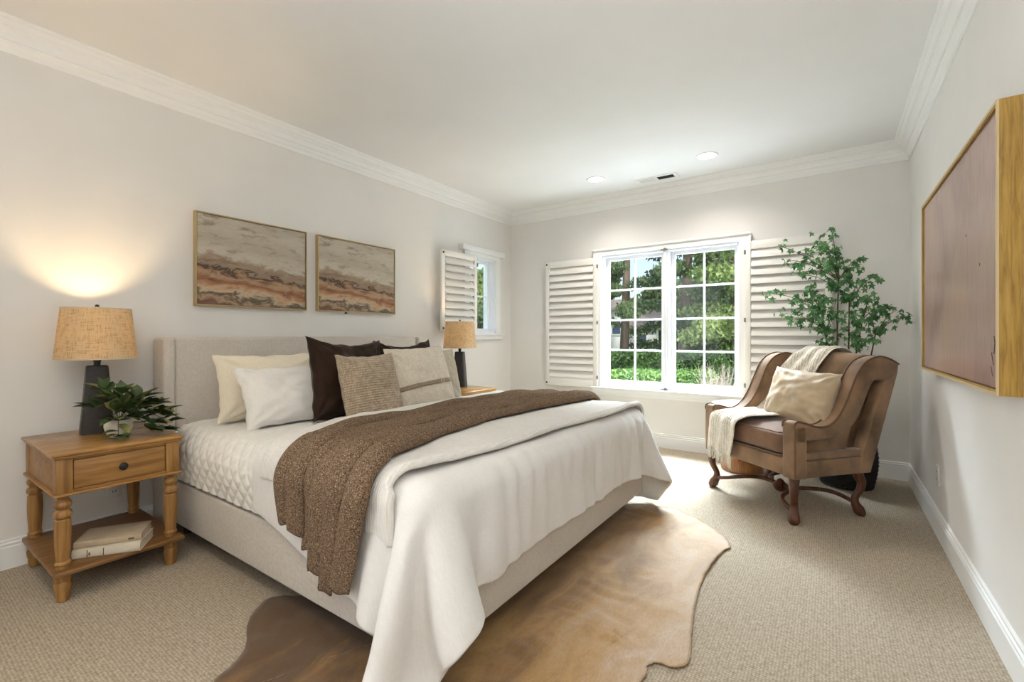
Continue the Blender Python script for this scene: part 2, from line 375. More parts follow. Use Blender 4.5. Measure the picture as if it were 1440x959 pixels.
def m_paint1():
    "abstract landscape, canvas local x = across (0..1 of width), z = up"
    m, nt, b = newmat('painted_landscape_canvas'); b.inputs['Roughness'].default_value = .6
    tc = N(nt, 'ShaderNodeTexCoord')
    mp = N(nt, 'ShaderNodeMapping', Scale=(3.6, 1, 8)); nt.links.new(tc.outputs['Object'], mp.inputs[0])
    n = N(nt, 'ShaderNodeTexNoise', Scale=1.6, Detail=6, Roughness=.65, Distortion=.5); nt.links.new(mp.outputs[0], n.inputs[0])
    s = N(nt, 'ShaderNodeSeparateXYZ'); nt.links.new(tc.outputs['Object'], s.inputs[0])
    # height + slope + wobble
    a1 = N(nt, 'ShaderNodeMath', operation='MULTIPLY_ADD'); a1.inputs[1].default_value = .10; nt.links.new(s.outputs[0], a1.inputs[0]); nt.links.new(s.outputs[2], a1.inputs[2])
    a2 = N(nt, 'ShaderNodeMath', operation='MULTIPLY_ADD'); a2.inputs[1].default_value = .24; nt.links.new(n.outputs[0], a2.inputs[0]); nt.links.new(a1.outputs[0], a2.inputs[2])
    sc = N(nt, 'ShaderNodeMath', operation='MULTIPLY_ADD'); sc.inputs[1].default_value = 1.35; sc.inputs[2].default_value = -.075; nt.links.new(a2.outputs[0], sc.inputs[0])
    L = lin
    r = ramp(nt, sc.outputs[0], [(0, L((150, 120, 96))), (.14, L((112, 76, 56))), (.18, L((176, 152, 124))), (.21, L((84, 72, 60))), (.245, L((196, 176, 148))), (.29, L((184, 142, 104))), (.34, L((138, 90, 62))),
        (.40, L((180, 150, 118))), (.43, L((150, 116, 88))), (.455, L((52, 42, 38))), (.47, L((150, 128, 108))), (.53, L((160, 140, 116))), (.575, L((196, 188, 172))), (.7, L((178, 168, 150))), (.85, L((192, 184, 168))), (1, L((172, 160, 142)))])
    n2 = N(nt, 'ShaderNodeTexNoise', Scale=7, Detail=5, Roughness=.7); mp2 = N(nt, 'ShaderNodeMapping', Scale=(1, 1, 3.5)); nt.links.new(tc.outputs['Object'], mp2.inputs[0]); nt.links.new(mp2.outputs[0], n2.inputs[0])
    r2 = ramp(nt, n2.outputs[0], [(.34, (.52, .46, .42, 1)), (.46, (.95, .92, .9, 1)), (.6, (1, 1, 1, 1))])
    mx = N(nt, 'ShaderNodeMixRGB', blend_type='MULTIPLY'); mx.inputs[0].default_value = .9
    nt.links.new(r.outputs[0], mx.inputs[1]); nt.links.new(r2.outputs[0], mx.inputs[2]); nt.links.new(mx.outputs[0], b.inputs['Base Color'])
    return m
M['landscape'] = m_paint1()
def m_paint2():
    m, nt, b = newmat('painted_mauve_canvas'); b.inputs['Roughness'].default_value = .24; b.inputs['Specular IOR Level'].default_value = .7
    tc = N(nt, 'ShaderNodeTexCoord'); n = N(nt, 'ShaderNodeTexNoise', Scale=1.6, Detail=6, Distortion=.4); nt.links.new(tc.outputs['Object'], n.inputs[0])
    r = ramp(nt, n.outputs[0], [(.3, lin((158, 126, 114))), (.5, lin((182, 152, 142))), (.7, lin((194, 160, 138)))])
    mp = N(nt, 'ShaderNodeMapping', Scale=(1, 30, 1.5)); nt.links.new(tc.outputs['Object'], mp.inputs[0])
    n2 = N(nt, 'ShaderNodeTexNoise', Scale=5, Detail=4); nt.links.new(mp.outputs[0], n2.inputs[0])
    r2 = ramp(nt, n2.outputs[0], [(.3, (.86, .85, .85, 1)), (.6, (1, 1, 1, 1))])
    mx = N(nt, 'ShaderNodeMixRGB', blend_type='MULTIPLY'); mx.inputs[0].default_value = 1
    nt.links.new(r.outputs[0], mx.inputs[1]); nt.links.new(r2.outputs[0], mx.inputs[2]); nt.links.new(mx.outputs[0], b.inputs['Base Color'])
    return m
M['mauve'] = m_paint2()

# ------------------------------------------------------------------ room shell
RW, RD, RH, RB = 3.922, 4.85, 2.74, -2.0
T = .16
struct(MB().box((-T, RB-T, -.2), (RW+T, RD+T, 0), 0).build('floor', M['carpet'], smooth=0))
struct(MB().box((-T, RB-T, RH), (RW+T, RD+T, RH+.2), 0).build('ceiling', M['ceil'], smooth=0))
# openings
WX0, WX1, WZ0, WZ1 = 1.262, 2.695, .60, 2.088
SY0, SY1, SZ0, SZ1 = 3.98, 4.50, 1.20, 2.10
m = MB()
m.box((-T, RB-T, 0), (0, SY0, RH), 0).box((-T, SY1, 0), (0, RD+T, RH), 0).box((-T, SY0, 0), (0, SY1, SZ0), 0).box((-T, SY0, SZ1), (0, SY1, RH), 0)
struct(m.build('wall_left', M['wall'], smooth=0))
m = MB()
m.box((0, RD, 0), (WX0, RD+T, RH), 0).box((WX1, RD, 0), (RW, RD+T, RH), 0).box((WX0, RD, 0), (WX1, RD+T, WZ0), 0).box((WX0, RD, WZ1), (WX1, RD+T, RH), 0)
struct(m.build('wall_far', M['wall'], smooth=0))
struct(MB().box((RW, RB-T, 0), (RW+T, RD+T, RH), 0).build('wall_right', M['wall'], smooth=0))
struct(MB().box((0, RB-T, 0), (RW, RB, RH), 0).build('wall_rear', M['wall'], smooth=0))
# crown moulding and baseboards
crown = [(0, RH), (0, RH-.150), (.010, RH-.150), (.013, RH-.140), (.013, RH-.128), (.022, RH-.122), (.030, RH-.112), (.033, RH-.098), (.043, RH-.095), (.046, RH-.082),
         (.050, RH-.066), (.060, RH-.055), (.064, RH-.052), (.064, RH-.042), (.076, RH-.038), (.084, RH-.030), (.090, RH-.020), (.100, RH-.016), (.106, RH-.008), (.106, RH)]
base = [(0, 0), (.017, 0), (.017, .108), (.012, .113), (.012, .118), (.016, .121), (.016, .127), (.009, .131), (.009, .136), (.012, .139), (.011, .144), (0, .146)]
def run_trim(name, prof, side):
    m = MB()
    if side == 'left': m.prism([(p[0], p[1]) for p in prof], RB, RD, 'y')
    if side == 'right': m.prism([(RW-p[0], p[1]) for p in prof], RB, RD, 'y')
    if side == 'far': m.prism([(RD-p[0], p[1]) for p in prof], 0, RW, 'x')
    struct(m.build(name, M['trim'], smooth=20))
run_trim('trim_1', crown, 'left'); run_trim('trim_2', crown, 'far'); run_trim('trim_3', crown, 'right')
run_trim('baseboard_left', base, 'left'); run_trim('baseboard_far', base, 'far'); run_trim('baseboard_right', base, 'right')

# ------------------------------------------------------------------ far window
def empty(name, loc=(0, 0, 0)):
    o = bpy.data.objects.new(name, None); COL.objects.link(o); o.location = loc; return o
w = struct(empty('window_1'))
m = MB()   # casing round the opening, header and sill
y0 = RD-.045
m.ring('y', y0, RD, WX0-.085, WX1+.075, WZ0-.001, WZ1+.042, .097, .087, .001, .054)
m.build('window_casing', M['trim'], w)
m = MB()
m.box((WX0-.10, y0-.020, WZ1+.040), (WX1+.09, RD, WZ1+.054), .004).box((WX0-.094, y0-.012, WZ1+.0545), (WX1+.084, RD, WZ1+.062), .003)
m.box((WX1+.0755, y0-.012, WZ1-.03), (WX1+.09, RD, WZ1+.0395), .003)
m.build('header_molding', M['trim'], w)
m = MB()
m.box((WX0-.10, y0-.03, WZ0-.022), (WX1+.10, RD+.02, WZ0+.002), .006).box((WX0-.09, y0-.002, WZ0-.075), (WX1+.09, RD, WZ0-.02), .005).box((WX0-.09, y0+.012, WZ0-.09), (WX1+.09, RD, WZ0-.073), .003)
m.build('window_sill', M['trim'], w)
m = MB()   # jamb lining
m.ring('y', RD-.01, RD+.15, WX0, WX1, WZ0, WZ1, .03, .03, .03, .03)
XC = (WX0+WX1)/2+.012
m.box((XC-.03, RD-.02, WZ0), (XC+.03, RD+.15, WZ1), .004)
m.box((XC-.012, RD-.032, WZ0), (XC+.012, RD-.015, WZ1), .004)
m.build('window_jamb', M['sash'], w)
def sash(parent, axis, a0, a1, z0, z1, pos, cols, rows, fw=.038, bar=.018):
    "casement sash with muntins in the plane axis=const; axis 'y' spans x, axis 'x' spans y"
    def B(m, p0, p1, q0, q1, d0, d1, bev=.003):
        if axis == 'y': m.box((p0, pos+d0, q0), (p1, pos+d1, q1), bev)
        else: m.box((pos-d1, p0, q0), (pos-d0, p1, q1), bev)
    m = MB()
    if axis == 'y': m.ring('y', pos-.02, pos+.02, a0, a1, z0, z1, fw, fw, fw, fw)
    else: m.ring('x', pos-.02, pos+.02, a0, a1, z0, z1, fw, fw, fw, fw)
    s = m.build('sash_frame', M['sash'], parent)
    m = MB()
    for i in range(1, cols):
        x = a0+fw+(a1-a0-2*fw)*i/cols; B(m, x-bar/2, x+bar/2, z0+fw, z1-fw, -.012, .012)
    for j in range(1, rows):
        z = z0+fw+(z1-z0-2*fw)*j/rows; B(m, a0+fw, a1-fw, z-bar/2, z+bar/2, -.011, .011)
    m.build('muntin_bars', M['sash'], s)
    m = MB(); B(m, a0+fw-.005, a1-fw+.005, z0+fw-.005, z1-fw+.005, -.002, .002, 0); m.build('glass_pane', M['glass'], s, smooth=0)
sash(w, 'y', WX0+.028, XC-.032, WZ0+.035, WZ1-.028, RD+.08, 2, 4)
sash(w, 'y', XC+.032, WX1-.028, WZ0+.035, WZ1-.028, RD+.08, 2, 4)
for x in (WX0+.17, WX1-.24):
    m = MB(); m.box((x-.045, RD-.005, WZ0+.028), (x+.045, RD+.03, WZ0+.05), .008).tube([(x, RD+.01, WZ0+.05), (x+.01, RD-.005, WZ0+.062), (x+.05, RD-.012, WZ0+.058)], .006)
    m.build('crank_handle', M['sash'], w)
for z in (WZ0+.012, WZ1-.02):
    m = MB(); m.box((XC-.05, RD-.04, z-.008), (XC+.02, RD-.03, z+.008), .003).lathe([(.012, -.015), (.014, 0), (.012, .015)], (XC-.005, RD-.045, z), 12)
    m.build('shutter_catch', M['grey'], w)

# ------------------------------------------------------------------ small window in the left wall
w = struct(empty('window_2'))
m = MB(); x1 = .04
m.ring('x', 0, x1, SY0-.075, SY1+.075, SZ0-.001, SZ1+.08, .085, .085, .001, .09)
m.build('window_casing', M['trim'], w)
m = MB(); m.box((0, SY0-.14, SZ1+.035), (x1+.035, SY1+.12, SZ1+.095), .002); m.build('header_molding', M['trim'], w)
m = MB(); m.box((-.02, SY0-.12, SZ0-.02), (x1+.03, SY1+.13, SZ0+.004), .005).box((0, SY0-.11, SZ0-.07), (x1, SY1+.12, SZ0-.018), .005); m.build('window_sill', M['trim'], w)
m = MB()
m.ring('x', -.15, .01, SY0, SY1, SZ0, SZ1, .025, .025, .025, .025)
m.build('window_jamb', M['sash'], w)
sash(w, 'x', SY0+.025, SY1-.025, SZ0+.025, SZ1-.025, -.08, 2, 2, .035, .016)

# ------------------------------------------------------------------ plantation shutters (local: x across, z up, thickness -y towards room)
def shutter(width, height, n, label, loc, rotz, tilt, stile=.05, top=.075, bot=.105, knobs=((0, 1), (0, 0)), hinges=True, hx=1):
    o = thing('plantation_shutter', label, 'shutter', loc, (0, 0, rotz), 'white louvered window shutters')
    m = MB(); th = .028
    m.box((0, -th, 0), (stile, 0, height), .003).box((width-stile, -th, 0), (width, 0, height), .003)
    m.box((stile, -th+.002, 0), (width-stile, -.002, bot), .003).box((stile, -th+.002, height-top), (width-stile, -.002, height), .003)
    m.build('shutter_frame', M['shut'], o)
    pitch = (height-top-bot)/n
    lw = pitch*1.16; thk = .010
    prof = []
    for k in range(14):
        a = 2*PI*k/14; prof.append((thk/2*math.sin(a), lw/2*math.cos(a)))
    for i in range(n):
        z = bot+pitch*(i+.5)
        Mx = Matrix.Translation((0, -th/2, z)) @ Matrix.Rotation(R(tilt), 4, 'X')
        MB().prism(prof, stile+.002, width-stile-.002, 'x', M=Mx).build('louver', M['shut'], o, 50)
    for kx, kz in knobs:
        x = .018 if kx == 0 else width-.018; z = .03 if kz == 0 else height-.03
        MB().lathe([(.009, 0), (.011, .004), (.009, .010), (.004, .012)], (0, 0, 0), 12, Matrix.Translation((x, -th, z)) @ Matrix.Rotation(PI/2, 4, 'X')).build('magnet_knob', M['black'], o)
    if hinges:
        for z in (.12, height/2, height-.10):
            MB().box((width*hx-.008, -th-.006, z-.02), (width*hx+.010, -th+.004, z+.02), .002).build('hinge', M['grey'], o)
    return o
shutter(.674, 1.475, 16, 'white louvered shutter folded open left of the large window', (.563, RD-.035, .583), 0, -24)
shutter(.674, 1.475, 16, 'white louvered shutter right of the large window, behind the leafy tree', (2.735, RD-.035, .583), 0, -24, knobs=((1, 1), (1, 0)), hx=0)
shutter(.545, .85, 9, 'small white louvered shutter folded open beside the small left wall window', (.07, 3.475, 1.222), R(87), -34, .045, .06, .085)

# ------------------------------------------------------------------ ceiling fixtures
def downlight(x, y, label, e, col=(1, .94, .88)):
    o = thing('recessed_downlight', label, 'ceiling light', (x, y, RH), group='recessed ceiling downlights')
    m = MB(); m.lathe([(.072, -.003), (.074, -.006), (.090, -.005), (.094, 0), (.072, 0), (.072, -.003)], n=36, caps=False); m.build('trim_ring', M['trim'], o)
    MB().lathe([(.0725, -.001), (.06, -.0035), (.01, -.004)], n=32).build('lens', M['lens'], o)
    l = light('downlight_lamp', 'SPOT', (0, 0, -.012), e, col, spot_size=R(140), spot_blend=.9, shadow_soft_size=.05)
    l.parent = o
downlight(1.469, 4.244, 'round recessed ceiling light, the left of the pair before the window', 62)
downlight(2.513, 4.244, 'round recessed ceiling light, the right of the pair before the window', 62)
downlight(1.469, -.10, 'added unseen ceiling light at the rear left, warm fill for the left side', 46, (1, .82, .58))  # added out of view to warm the left foreground
downlight(2.513, -.10, 'added unseen ceiling light at the rear right, weak fill behind the camera', 14, (1, .90, .74))  # added out of view as a weaker companion fill
o = thing('ceiling_vent', 'white ceiling air vent near the crown moulding, its right half dark', 'vent', (1.975, 4.565, RH))
m = MB(); m.ring('z', -.006, 0, -.205, .205, -.07, .07, .035, .035, .025, .025).box((-.012, -.0449, -.0055), (.012, .0449, 0), .001)
m.build('vent_frame', M['trim'], o)
MB().box((.012, -.045, -.002), (.17, .045, -.0005), 0).build('duct_opening', M['black'], o, 0)
MB().box((-.17, -.045, -.002), (-.012, .045, -.0005), 0).build('damper', M['plate'], o, 0)
for k in range(7):
    yy = -.038+k*.0127
    MB().box((-.17, yy, -.006), (-.012, yy+.008, -.002), 0).build('slat', M['plate'], o, 0)
for k in range(4):
    yy = -.034+k*.022
    MB().box((.012, yy, -.005), (.17, yy+.002, -.002), 0).build('slat', M['black'], o, 0)

def outlet(loc, rz, label):
    o = thing('wall_outlet', label, 'outlet', loc, (0, 0, rz), 'wall outlets')
    MB().box((-.036, -.006, -.058), (.036, 0, .058), .004).build('cover_plate', M['plate'], o)
    for z in (-.022, .022):
        MB().box((-.016, -.008, z-.014), (.016, -.005, z+.014), .003).build('socket', M['plate'], o)
        MB().box((-.008, -.0088, z-.006), (-.005, -.0075, z+.006), 0).box((.005, -.0088, z-.006), (.008, -.0075, z+.006), 0).build('socket_slots', M['black'], o, 0)
outlet((.0, .857, .295), PI/2, 'white outlet low on the left wall behind the near nightstand')
outlet((RW, 3.664, .345), -PI/2, 'white outlet low on the right wall under the large artwork')

# ------------------------------------------------------------------ wall art
def framed(name, label, y0, z0, wd, ht, seed):
    o = thing(name, label, 'painting', (.004, y0, z0), (0, 0, PI/2), 'landscape paintings above the bed')
    d = .038; f = .008
    m = MB(); m.ring('y', -d, 0, 0, wd, 0, ht, f, f, f, f)
    m.build('picture_frame', M['goldthin'], o)
    MB().box((f+.004, -d+.006, f+.004), (wd-f-.004, -.004, ht-f-.004), 0).build('canvas', M['landscape'], o, 0)
    return o
framed('framed_painting', 'gold framed landscape painting in browns, the left and nearer of the pair over the bed', 1.256, 1.368, .765, .613, 1)
o = framed('framed_painting', 'gold framed landscape painting in browns, the right of the pair, nearer the small window', 2.115, 1.370, .79, .612, 2)
MB().box((.26, -.03, -.012), (.275, -.012, .001), .002).build('hanging_clip', M['black'], o)
# large art on right wall: local frame in world axes, canvas faces -x
o = thing('framed_canvas', 'large brown mauve abstract canvas in a deep gold frame on the right wall', 'painting', (RW, 2.98, 1.465))
hy, hz, d = .78, .50, .062
m = MB()
m.ring('x', -d, -.001, -hy, hy, -hz, hz, .018, .018, .018, .018)
m.build('deep_frame', M['gold'], o)
m = MB(); e = .012
m.ring('x', -d-.002, -d+.004, -hy-.001, hy+.001, -hz-.001, hz+.001, e, e, e, e)
m.build('frame_lip', M['frameedge'], o)
MB().box((-d+.008, -hy+.022, -hz+.022), (-.01, hy-.022, hz-.022), 0).build('canvas', M['mauve'], o, 0)
for (yy, zz, a, L_) in ((-.70, -.40, .5, .05), (-.69, -.44, .55, .04), (-.72, -.33, .4, .035), (-.3, .12, 0, .012), (-.52, -.03, .2, .012), (-.705, -.36, -.3, .05)):
    MB().tube([(-d+.0075, yy, zz), (-d+.0075, yy+math.sin(a)*L_, zz+math.cos(a)*L_)], .0012, 5).build('paint_scratch', M['bone'], o)

# ------------------------------------------------------------------ nightstand
def nightstand(label, loc):
    "origin at the wall-side floor centre: x from the wall, y across the front"
    o = thing('nightstand', label, 'nightstand', loc, (0, 0, 0), 'turned leg nightstands')
    D0, D1, HW, H = .03, .63, .245, .657
    # stepped top
    m = MB(); m.box((D0-.012, -HW, H-.016), (D1+.02, HW, H), .006, 3).box((D0-.004, -HW+.008, H-.028), (D1+.012, HW-.008, H-.014), .005, 3)
    m.build('top', M['oaktop'], o)
    bz0, bz1 = .475, H-.028
    m = MB(); y1 = HW-.02
    m.box((D0, -y1, bz0), (D0+.02, y1, bz1), .001)
    for s in (-1, 1): m.box((D0+.01, s*y1-.018*(s > 0), bz0), (D1-.05, s*y1+.018*(s < 0), bz1), .001)
    m.box((D1-.055, -y1+.05, bz1-.012), (D1-.006, y1-.05, bz1), .001).box((D1-.055, -y1+.05, bz0), (D1-.006, y1-.05, bz0+.012), .001)
    m.build('case', M['oak'], o)
    for sx in (0, 1):
        for sy in (-1, 1):
            cx = D1-.027 if sx else D0+.027; cy = sy*(y1-.024)
            m = MB(); m.box((cx-.028, cy-.028, bz0-.001), (cx+.028, cy+.028, bz1), .003)
            m.lathe([(.022, .474), (.026, .468), (.026, .462), (.019, .455), (.018, .448), (.024, .442), (.030, .432), (.031, .424), (.027, .414), (.021, .408), (.021, .402),
                     (.028, .396), (.032, .385), (.031, .374), (.024, .367), (.023, .362), (.027, .358), (.028, .352), (.028, .34), (.029, .30), (.027, .24), (.024, .19), (.023, .178), (.027, .172), (.028, .165), (.024, .16), (.024, .145)], (cx, cy, 0), 24)
            m.lathe([(.022, .125), (.029, .115), (.030, .10), (.026, .088), (.029, .082), (.031, .072), (.029, .055), (.025, .04), (.026, .03), (.022, .002), (.016, 0)], (cx, cy, 0), 24)
            m.build('leg', M['oakz'], o)
    m = MB(); m.box((D0-.006, -HW+.006, bz0-.010), (D1+.012, HW-.006, bz0+.001), .004, 3).build('waist_molding', M['oak'], o)
    dr = MB().box((D1-.05, -y1+.055, bz0+.014), (D1-.004, y1-.055, bz1-.014), .003).build('drawer', M['oak'], o)
    MB().lathe([(.006, 0), (.006, .012), (.015, .016), (.018, .022), (.015, .028), (.008, .031), (.001, .031)], (0, 0, 0), 20, Matrix.Translation((D1-.005, 0, (bz0+bz1)/2)) @ Matrix.Rotation(PI/2, 4, 'Y')).build('knob', M['black'], dr, label='dark round knob')
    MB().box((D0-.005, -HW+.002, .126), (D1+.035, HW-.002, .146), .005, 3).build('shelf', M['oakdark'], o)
    return o
nightstand('honey oak nightstand with turned legs, nearest the camera, left of the bed', (.015, .727, 0))
nightstand('oak nightstand mostly hidden behind the far side of the bed, near the small window', (.03, 3.405, 0))

# ------------------------------------------------------------------ table lamp
def table_lamp(label, loc, rz, e):
    o = thing('table_lamp', label, 'lamp', loc, (0, 0, rz), 'table lamps on the nightstands')
    # hammered tapered body, rounded square section
    n = 32; rows = 26; v = []; f = []
    rnd = random.Random(5)
    def sec(a, hw, hd):
        c, s = math.cos(a), math.sin(a); p = .32
        return math.copysign(abs(c)**p, c)*hw, math.copysign(abs(s)**p, s)*hd
    for j in range(rows+1):
        t = j/rows; hw = .070*(1-t)+.044*t; hd = .052*(1-t)+.038*t; z = .35*t
        for i in range(n):
            x, y = sec(2*PI*(i+.5)/n, hw, hd)
            q = noise.noise(Vector((x*60, y*60, z*60)))*.0012
            L_ = math.hypot(x, y); v.append((x+x/L_*q, y+y/L_*q, z))
    for j in range(rows):
        for i in range(n): f.append((j*n+i, j*n+(i+1) % n, (j+1)*n+(i+1) % n, (j+1)*n+i))
    f.append(tuple(range(n))[::-1]); f.append(tuple(rows*n+i for i in range(n)))
    bs = MB().add(v, f).build('lamp_base', M['lampbase'], o, 40)
    MB().box((-.04, -.033, .349), (.04, .033, .354), .002).build('cap', M['black'], o)
    MB().lathe([(.014, .352), (.014, .372), (.016, .374), (.016, .395), (.011, .40), (.011, .43), (.006, .435)], n=18).build('neck', M['black'], o)
    # harp, finial, bulb
    m = MB()
    pts = bezier([(0, -.012, .42), (0, -.045, .47), (0, -.05, .56), (0, -.02, .645), (0, 0, .65), (0, .02, .645), (0, .05, .56), (0, .045, .47), (0, .012, .42)], 5)
    m.tube(pts, .002, 6)
    for k in range(3):
        a = 2*PI*k/3+.4; m.tube([(0, 0, .650), (.138*math.cos(a), .138*math.sin(a), .652)], .0018, 5)
    m.build('harp', M['black'], o)
    MB().lathe([(.003, .648), (.004, .66), (.009, .664), (.010, .670), (.006, .676), (.001, .677)], n=14).build('finial', M['black'], o)
    b = MB().lathe([(.012, .43), (.014, .45), (.026, .475), (.031, .495), (.027, .515), (.014, .53), (.002, .535)], n=20).build('light_bulb', M['bulb'], o)
    # shade: thin drum open top and bottom
    r0, r1, z0, z1, th = .168, .142, .392, .654, .002
    MB().lathe([(r0, z0), (r1, z1), (r1-th, z1), (r0-th, z0), (r0, z0)], n=64).build('lamp_shade', M['shade'], o)
    sh = o.children[-1]
    bm = bmesh.new(); bm.from_mesh(sh.data)
    bmesh.ops.delete(bm, geom=[fc for fc in bm.faces if len(fc.verts) > 8], context='FACES'); bm.to_mesh(sh.data); bm.free()
    for rr, zz in ((r0, z0), (r1, z1)):
        tr = MB().lathe([(rr-th-.0005, zz-.003), (rr+.001, zz-.003), (rr+.001, zz+.003), (rr-th-.0005, zz+.003), (rr-th-.0005, zz-.003)], n=64).build('shade_trim', M['cream'], o)
        bm = bmesh.new(); bm.from_mesh(tr.data)
        bmesh.ops.delete(bm, geom=[fc for fc in bm.faces if len(fc.verts) > 8], context='FACES'); bm.to_mesh(tr.data); bm.free()
    l = light('lamp_glow', 'POINT', (0, 0, .495), e, (1, .70, .38), shadow_soft_size=.036); l.parent = o
    return o
M['lampbase'] = simple('hammered_dark_ceramic', (44, 38, 35), .38, .2, 60, .8, 90)
table_lamp('lit table lamp with linen drum shade beside the trailing plant on the near nightstand', (.21, .735, .658), R(82), 85)
table_lamp('lit table lamp with linen shade below the small window on the far nightstand', (.32, 3.50, .658), R(20), 34)

# ------------------------------------------------------------------ books
def book(label, loc, rz, wd, dp, th, cov, title):
    o = thing('book', label, 'book', loc, (0, 0, rz), 'books on the nightstand shelf')
    m = MB(); m.box((0, -dp, 0), (wd, 0, .003), .001).box((0, -dp, th-.003), (wd, 0, th), .001)
    # rounded spine on the -y side
    pr = [(-dp+.004, 0), (-dp-.003, th*.12), (-dp-.006, th*.5), (-dp-.003, th*.88), (-dp+.004, th), (-dp+.006, th-.003), (-dp+.006, .003)]
    m.prism(pr, 0, wd, 'x'); m.build('cover', cov, o)
    MB().box((.004, -dp+.006, .003), (wd-.004, -.004, th-.003), 0).build('pages', M['pages'], o, 0)
    if title:
        for x in (.055, .115): MB().box((x, -dp-.0068, th*.12), (x+.003, -dp-.003, th*.88), 0).build('spine_band', M['ink'], o, 0)
        MB().box((.062, -dp-.0068, th*.3), (.068, -dp-.0045, th*.6), 0).build('spine_mark', M['ink'], o, 0)
    else:
        m = MB(); m.box((.200, -dp-.0068, th*.35), (.222, -dp-.0045, th*.6), 0).build('spine_mark', M['ink'], o, 0)
    return o
# local x = along the spine; rotated so the spine faces the room
book('cream hardback book with dark spine bands, the lower of the two on the shelf', (.415, .665, .147), R(56), .255, .175, .042, M['book'], True)
book('thin beige hardback book resting on top of the cream book on the shelf', (.405, .66, .190), R(60), .250, .172, .030, M['booktop'], False)

# ------------------------------------------------------------------ bed
bed = thing('bed', 'upholstered king bed with pale linen headboard and low rails', 'bed', (0, 2.07, 0))
BY0, BY1 = 1.045-2.07, 3.10-2.07
def soft_box(name, a, b, bev, mat, parent, seg=4):
    return MB().box(a, b, bev, seg).build(name, mat, parent)
soft_box('headboard', (.03, BY0+.045, .06), (.17, BY1-.045, 1.163), .022, M['linen'], bed)
for s in (0, 1):
    y0 = BY0-.012 if s == 0 else BY1-.05
    soft_box('headboard_wing', (.022, y0, .04), (.20, y0+.062, 1.160), .020, M['linen'], bed)
soft_box('side_rail', (.19, BY0, .10), (2.31, BY0+.06, .345), .014, M['linen'], bed)
soft_box('side_rail', (.19, BY1-.06, .10), (2.31, BY1, .345), .014, M['linen'], bed)
soft_box('foot_rail', (2.275, BY0-.004, .098), (2.335, BY1+.004, .345), .014, M['linen'], bed)
for x in (.26, 2.22):
    for y in (BY0+.09, BY1-.09):
        MB().lathe([(.018, 0), (.022, .01), (.030, .10)], (x, y, 0), 16).build('leg', M['walnut'], bed)
MB().box((.19, BY0+.05, .12), (2.28, BY1-.05, .30), 0).build('slat_base', M['basket'], bed, 0)
o = MB().box((.18, 1.10, .305), (2.27, 3.05, .60), .06, 4).build('mattress', M['white'])
tag(o, 'thick mattress hidden under the white bedding of the king bed', 'mattress')

# cross-section of the made bed, walked from the near hem over the top to the far hem
class Prof:
    def __init__(s, z0, y0, y1, top, r, n=14):
        P = [(y0, z0)]
        for k in range(n+1):
            a = PI-PI/2*k/n; P.append((y0+r+r*math.cos(a), top-r+r*math.sin(a)))
        for k in range(n+1):
            a = PI/2-PI/2*k/n; P.append((y1-r+r*math.cos(a), top-r+r*math.sin(a)))
        P.append((y1, z0)); s.P = np.array(P)
        d = np.linalg.norm(np.diff(s.P, axis=0), axis=1); s.c = np.concatenate([[0], np.cumsum(d)]); s.L = s.c[-1]
    def __call__(s, q, off=0):
        def at_(q):
            if q < 0: return s.P[0]+np.array([0, q])
            if q > s.L: return s.P[-1]-np.array([0, q-s.L])
            return np.array([np.interp(q, s.c, s.P[:, 0]), np.interp(q, s.c, s.P[:, 1])])
        p = at_(q); t = at_(q+.012)-at_(q-.012); t /= np.linalg.norm(t)+1e-9
        return p[0]-t[1]*off, p[1]+t[0]*off
def nz(x, y, z=0): return noise.noise(Vector((x, y, z)))

# quilted coverlet: diamond stitched surface
PQ = Prof(.362, 1.058, 3.09, .645, .13)
def quilt_fn(i, j):
    x = .20+(1.98-.20)*i
    q = PQ.L*j
    # stitched diamonds
    k = 2*PI/.062
    a = abs(math.sin((x+q)*k/2*.72)); b = abs(math.sin((x-q)*k/2*.72))
    pu = (min(a, b))**.55
    flat = .35 if .30 < q < PQ.L-.30 else 1
    end = 0
    if x < .26: end = -(.26-x)**2*9
    bul = .022*math.exp(-((q-.14)/.10)**2)+.006*nz(x*5, q*5)
    y, z = PQ(q, .006+pu*.011*flat+bul+end)
    return (x, y, z)
o = MB().grid(quilt_fn, 330, 420).build('quilted_coverlet', M['quilt'], smooth=180)
tag(o, 'white diamond quilted coverlet over the mattress at the pillow end', 'coverlet')
mod_solid(o, .006, -1)

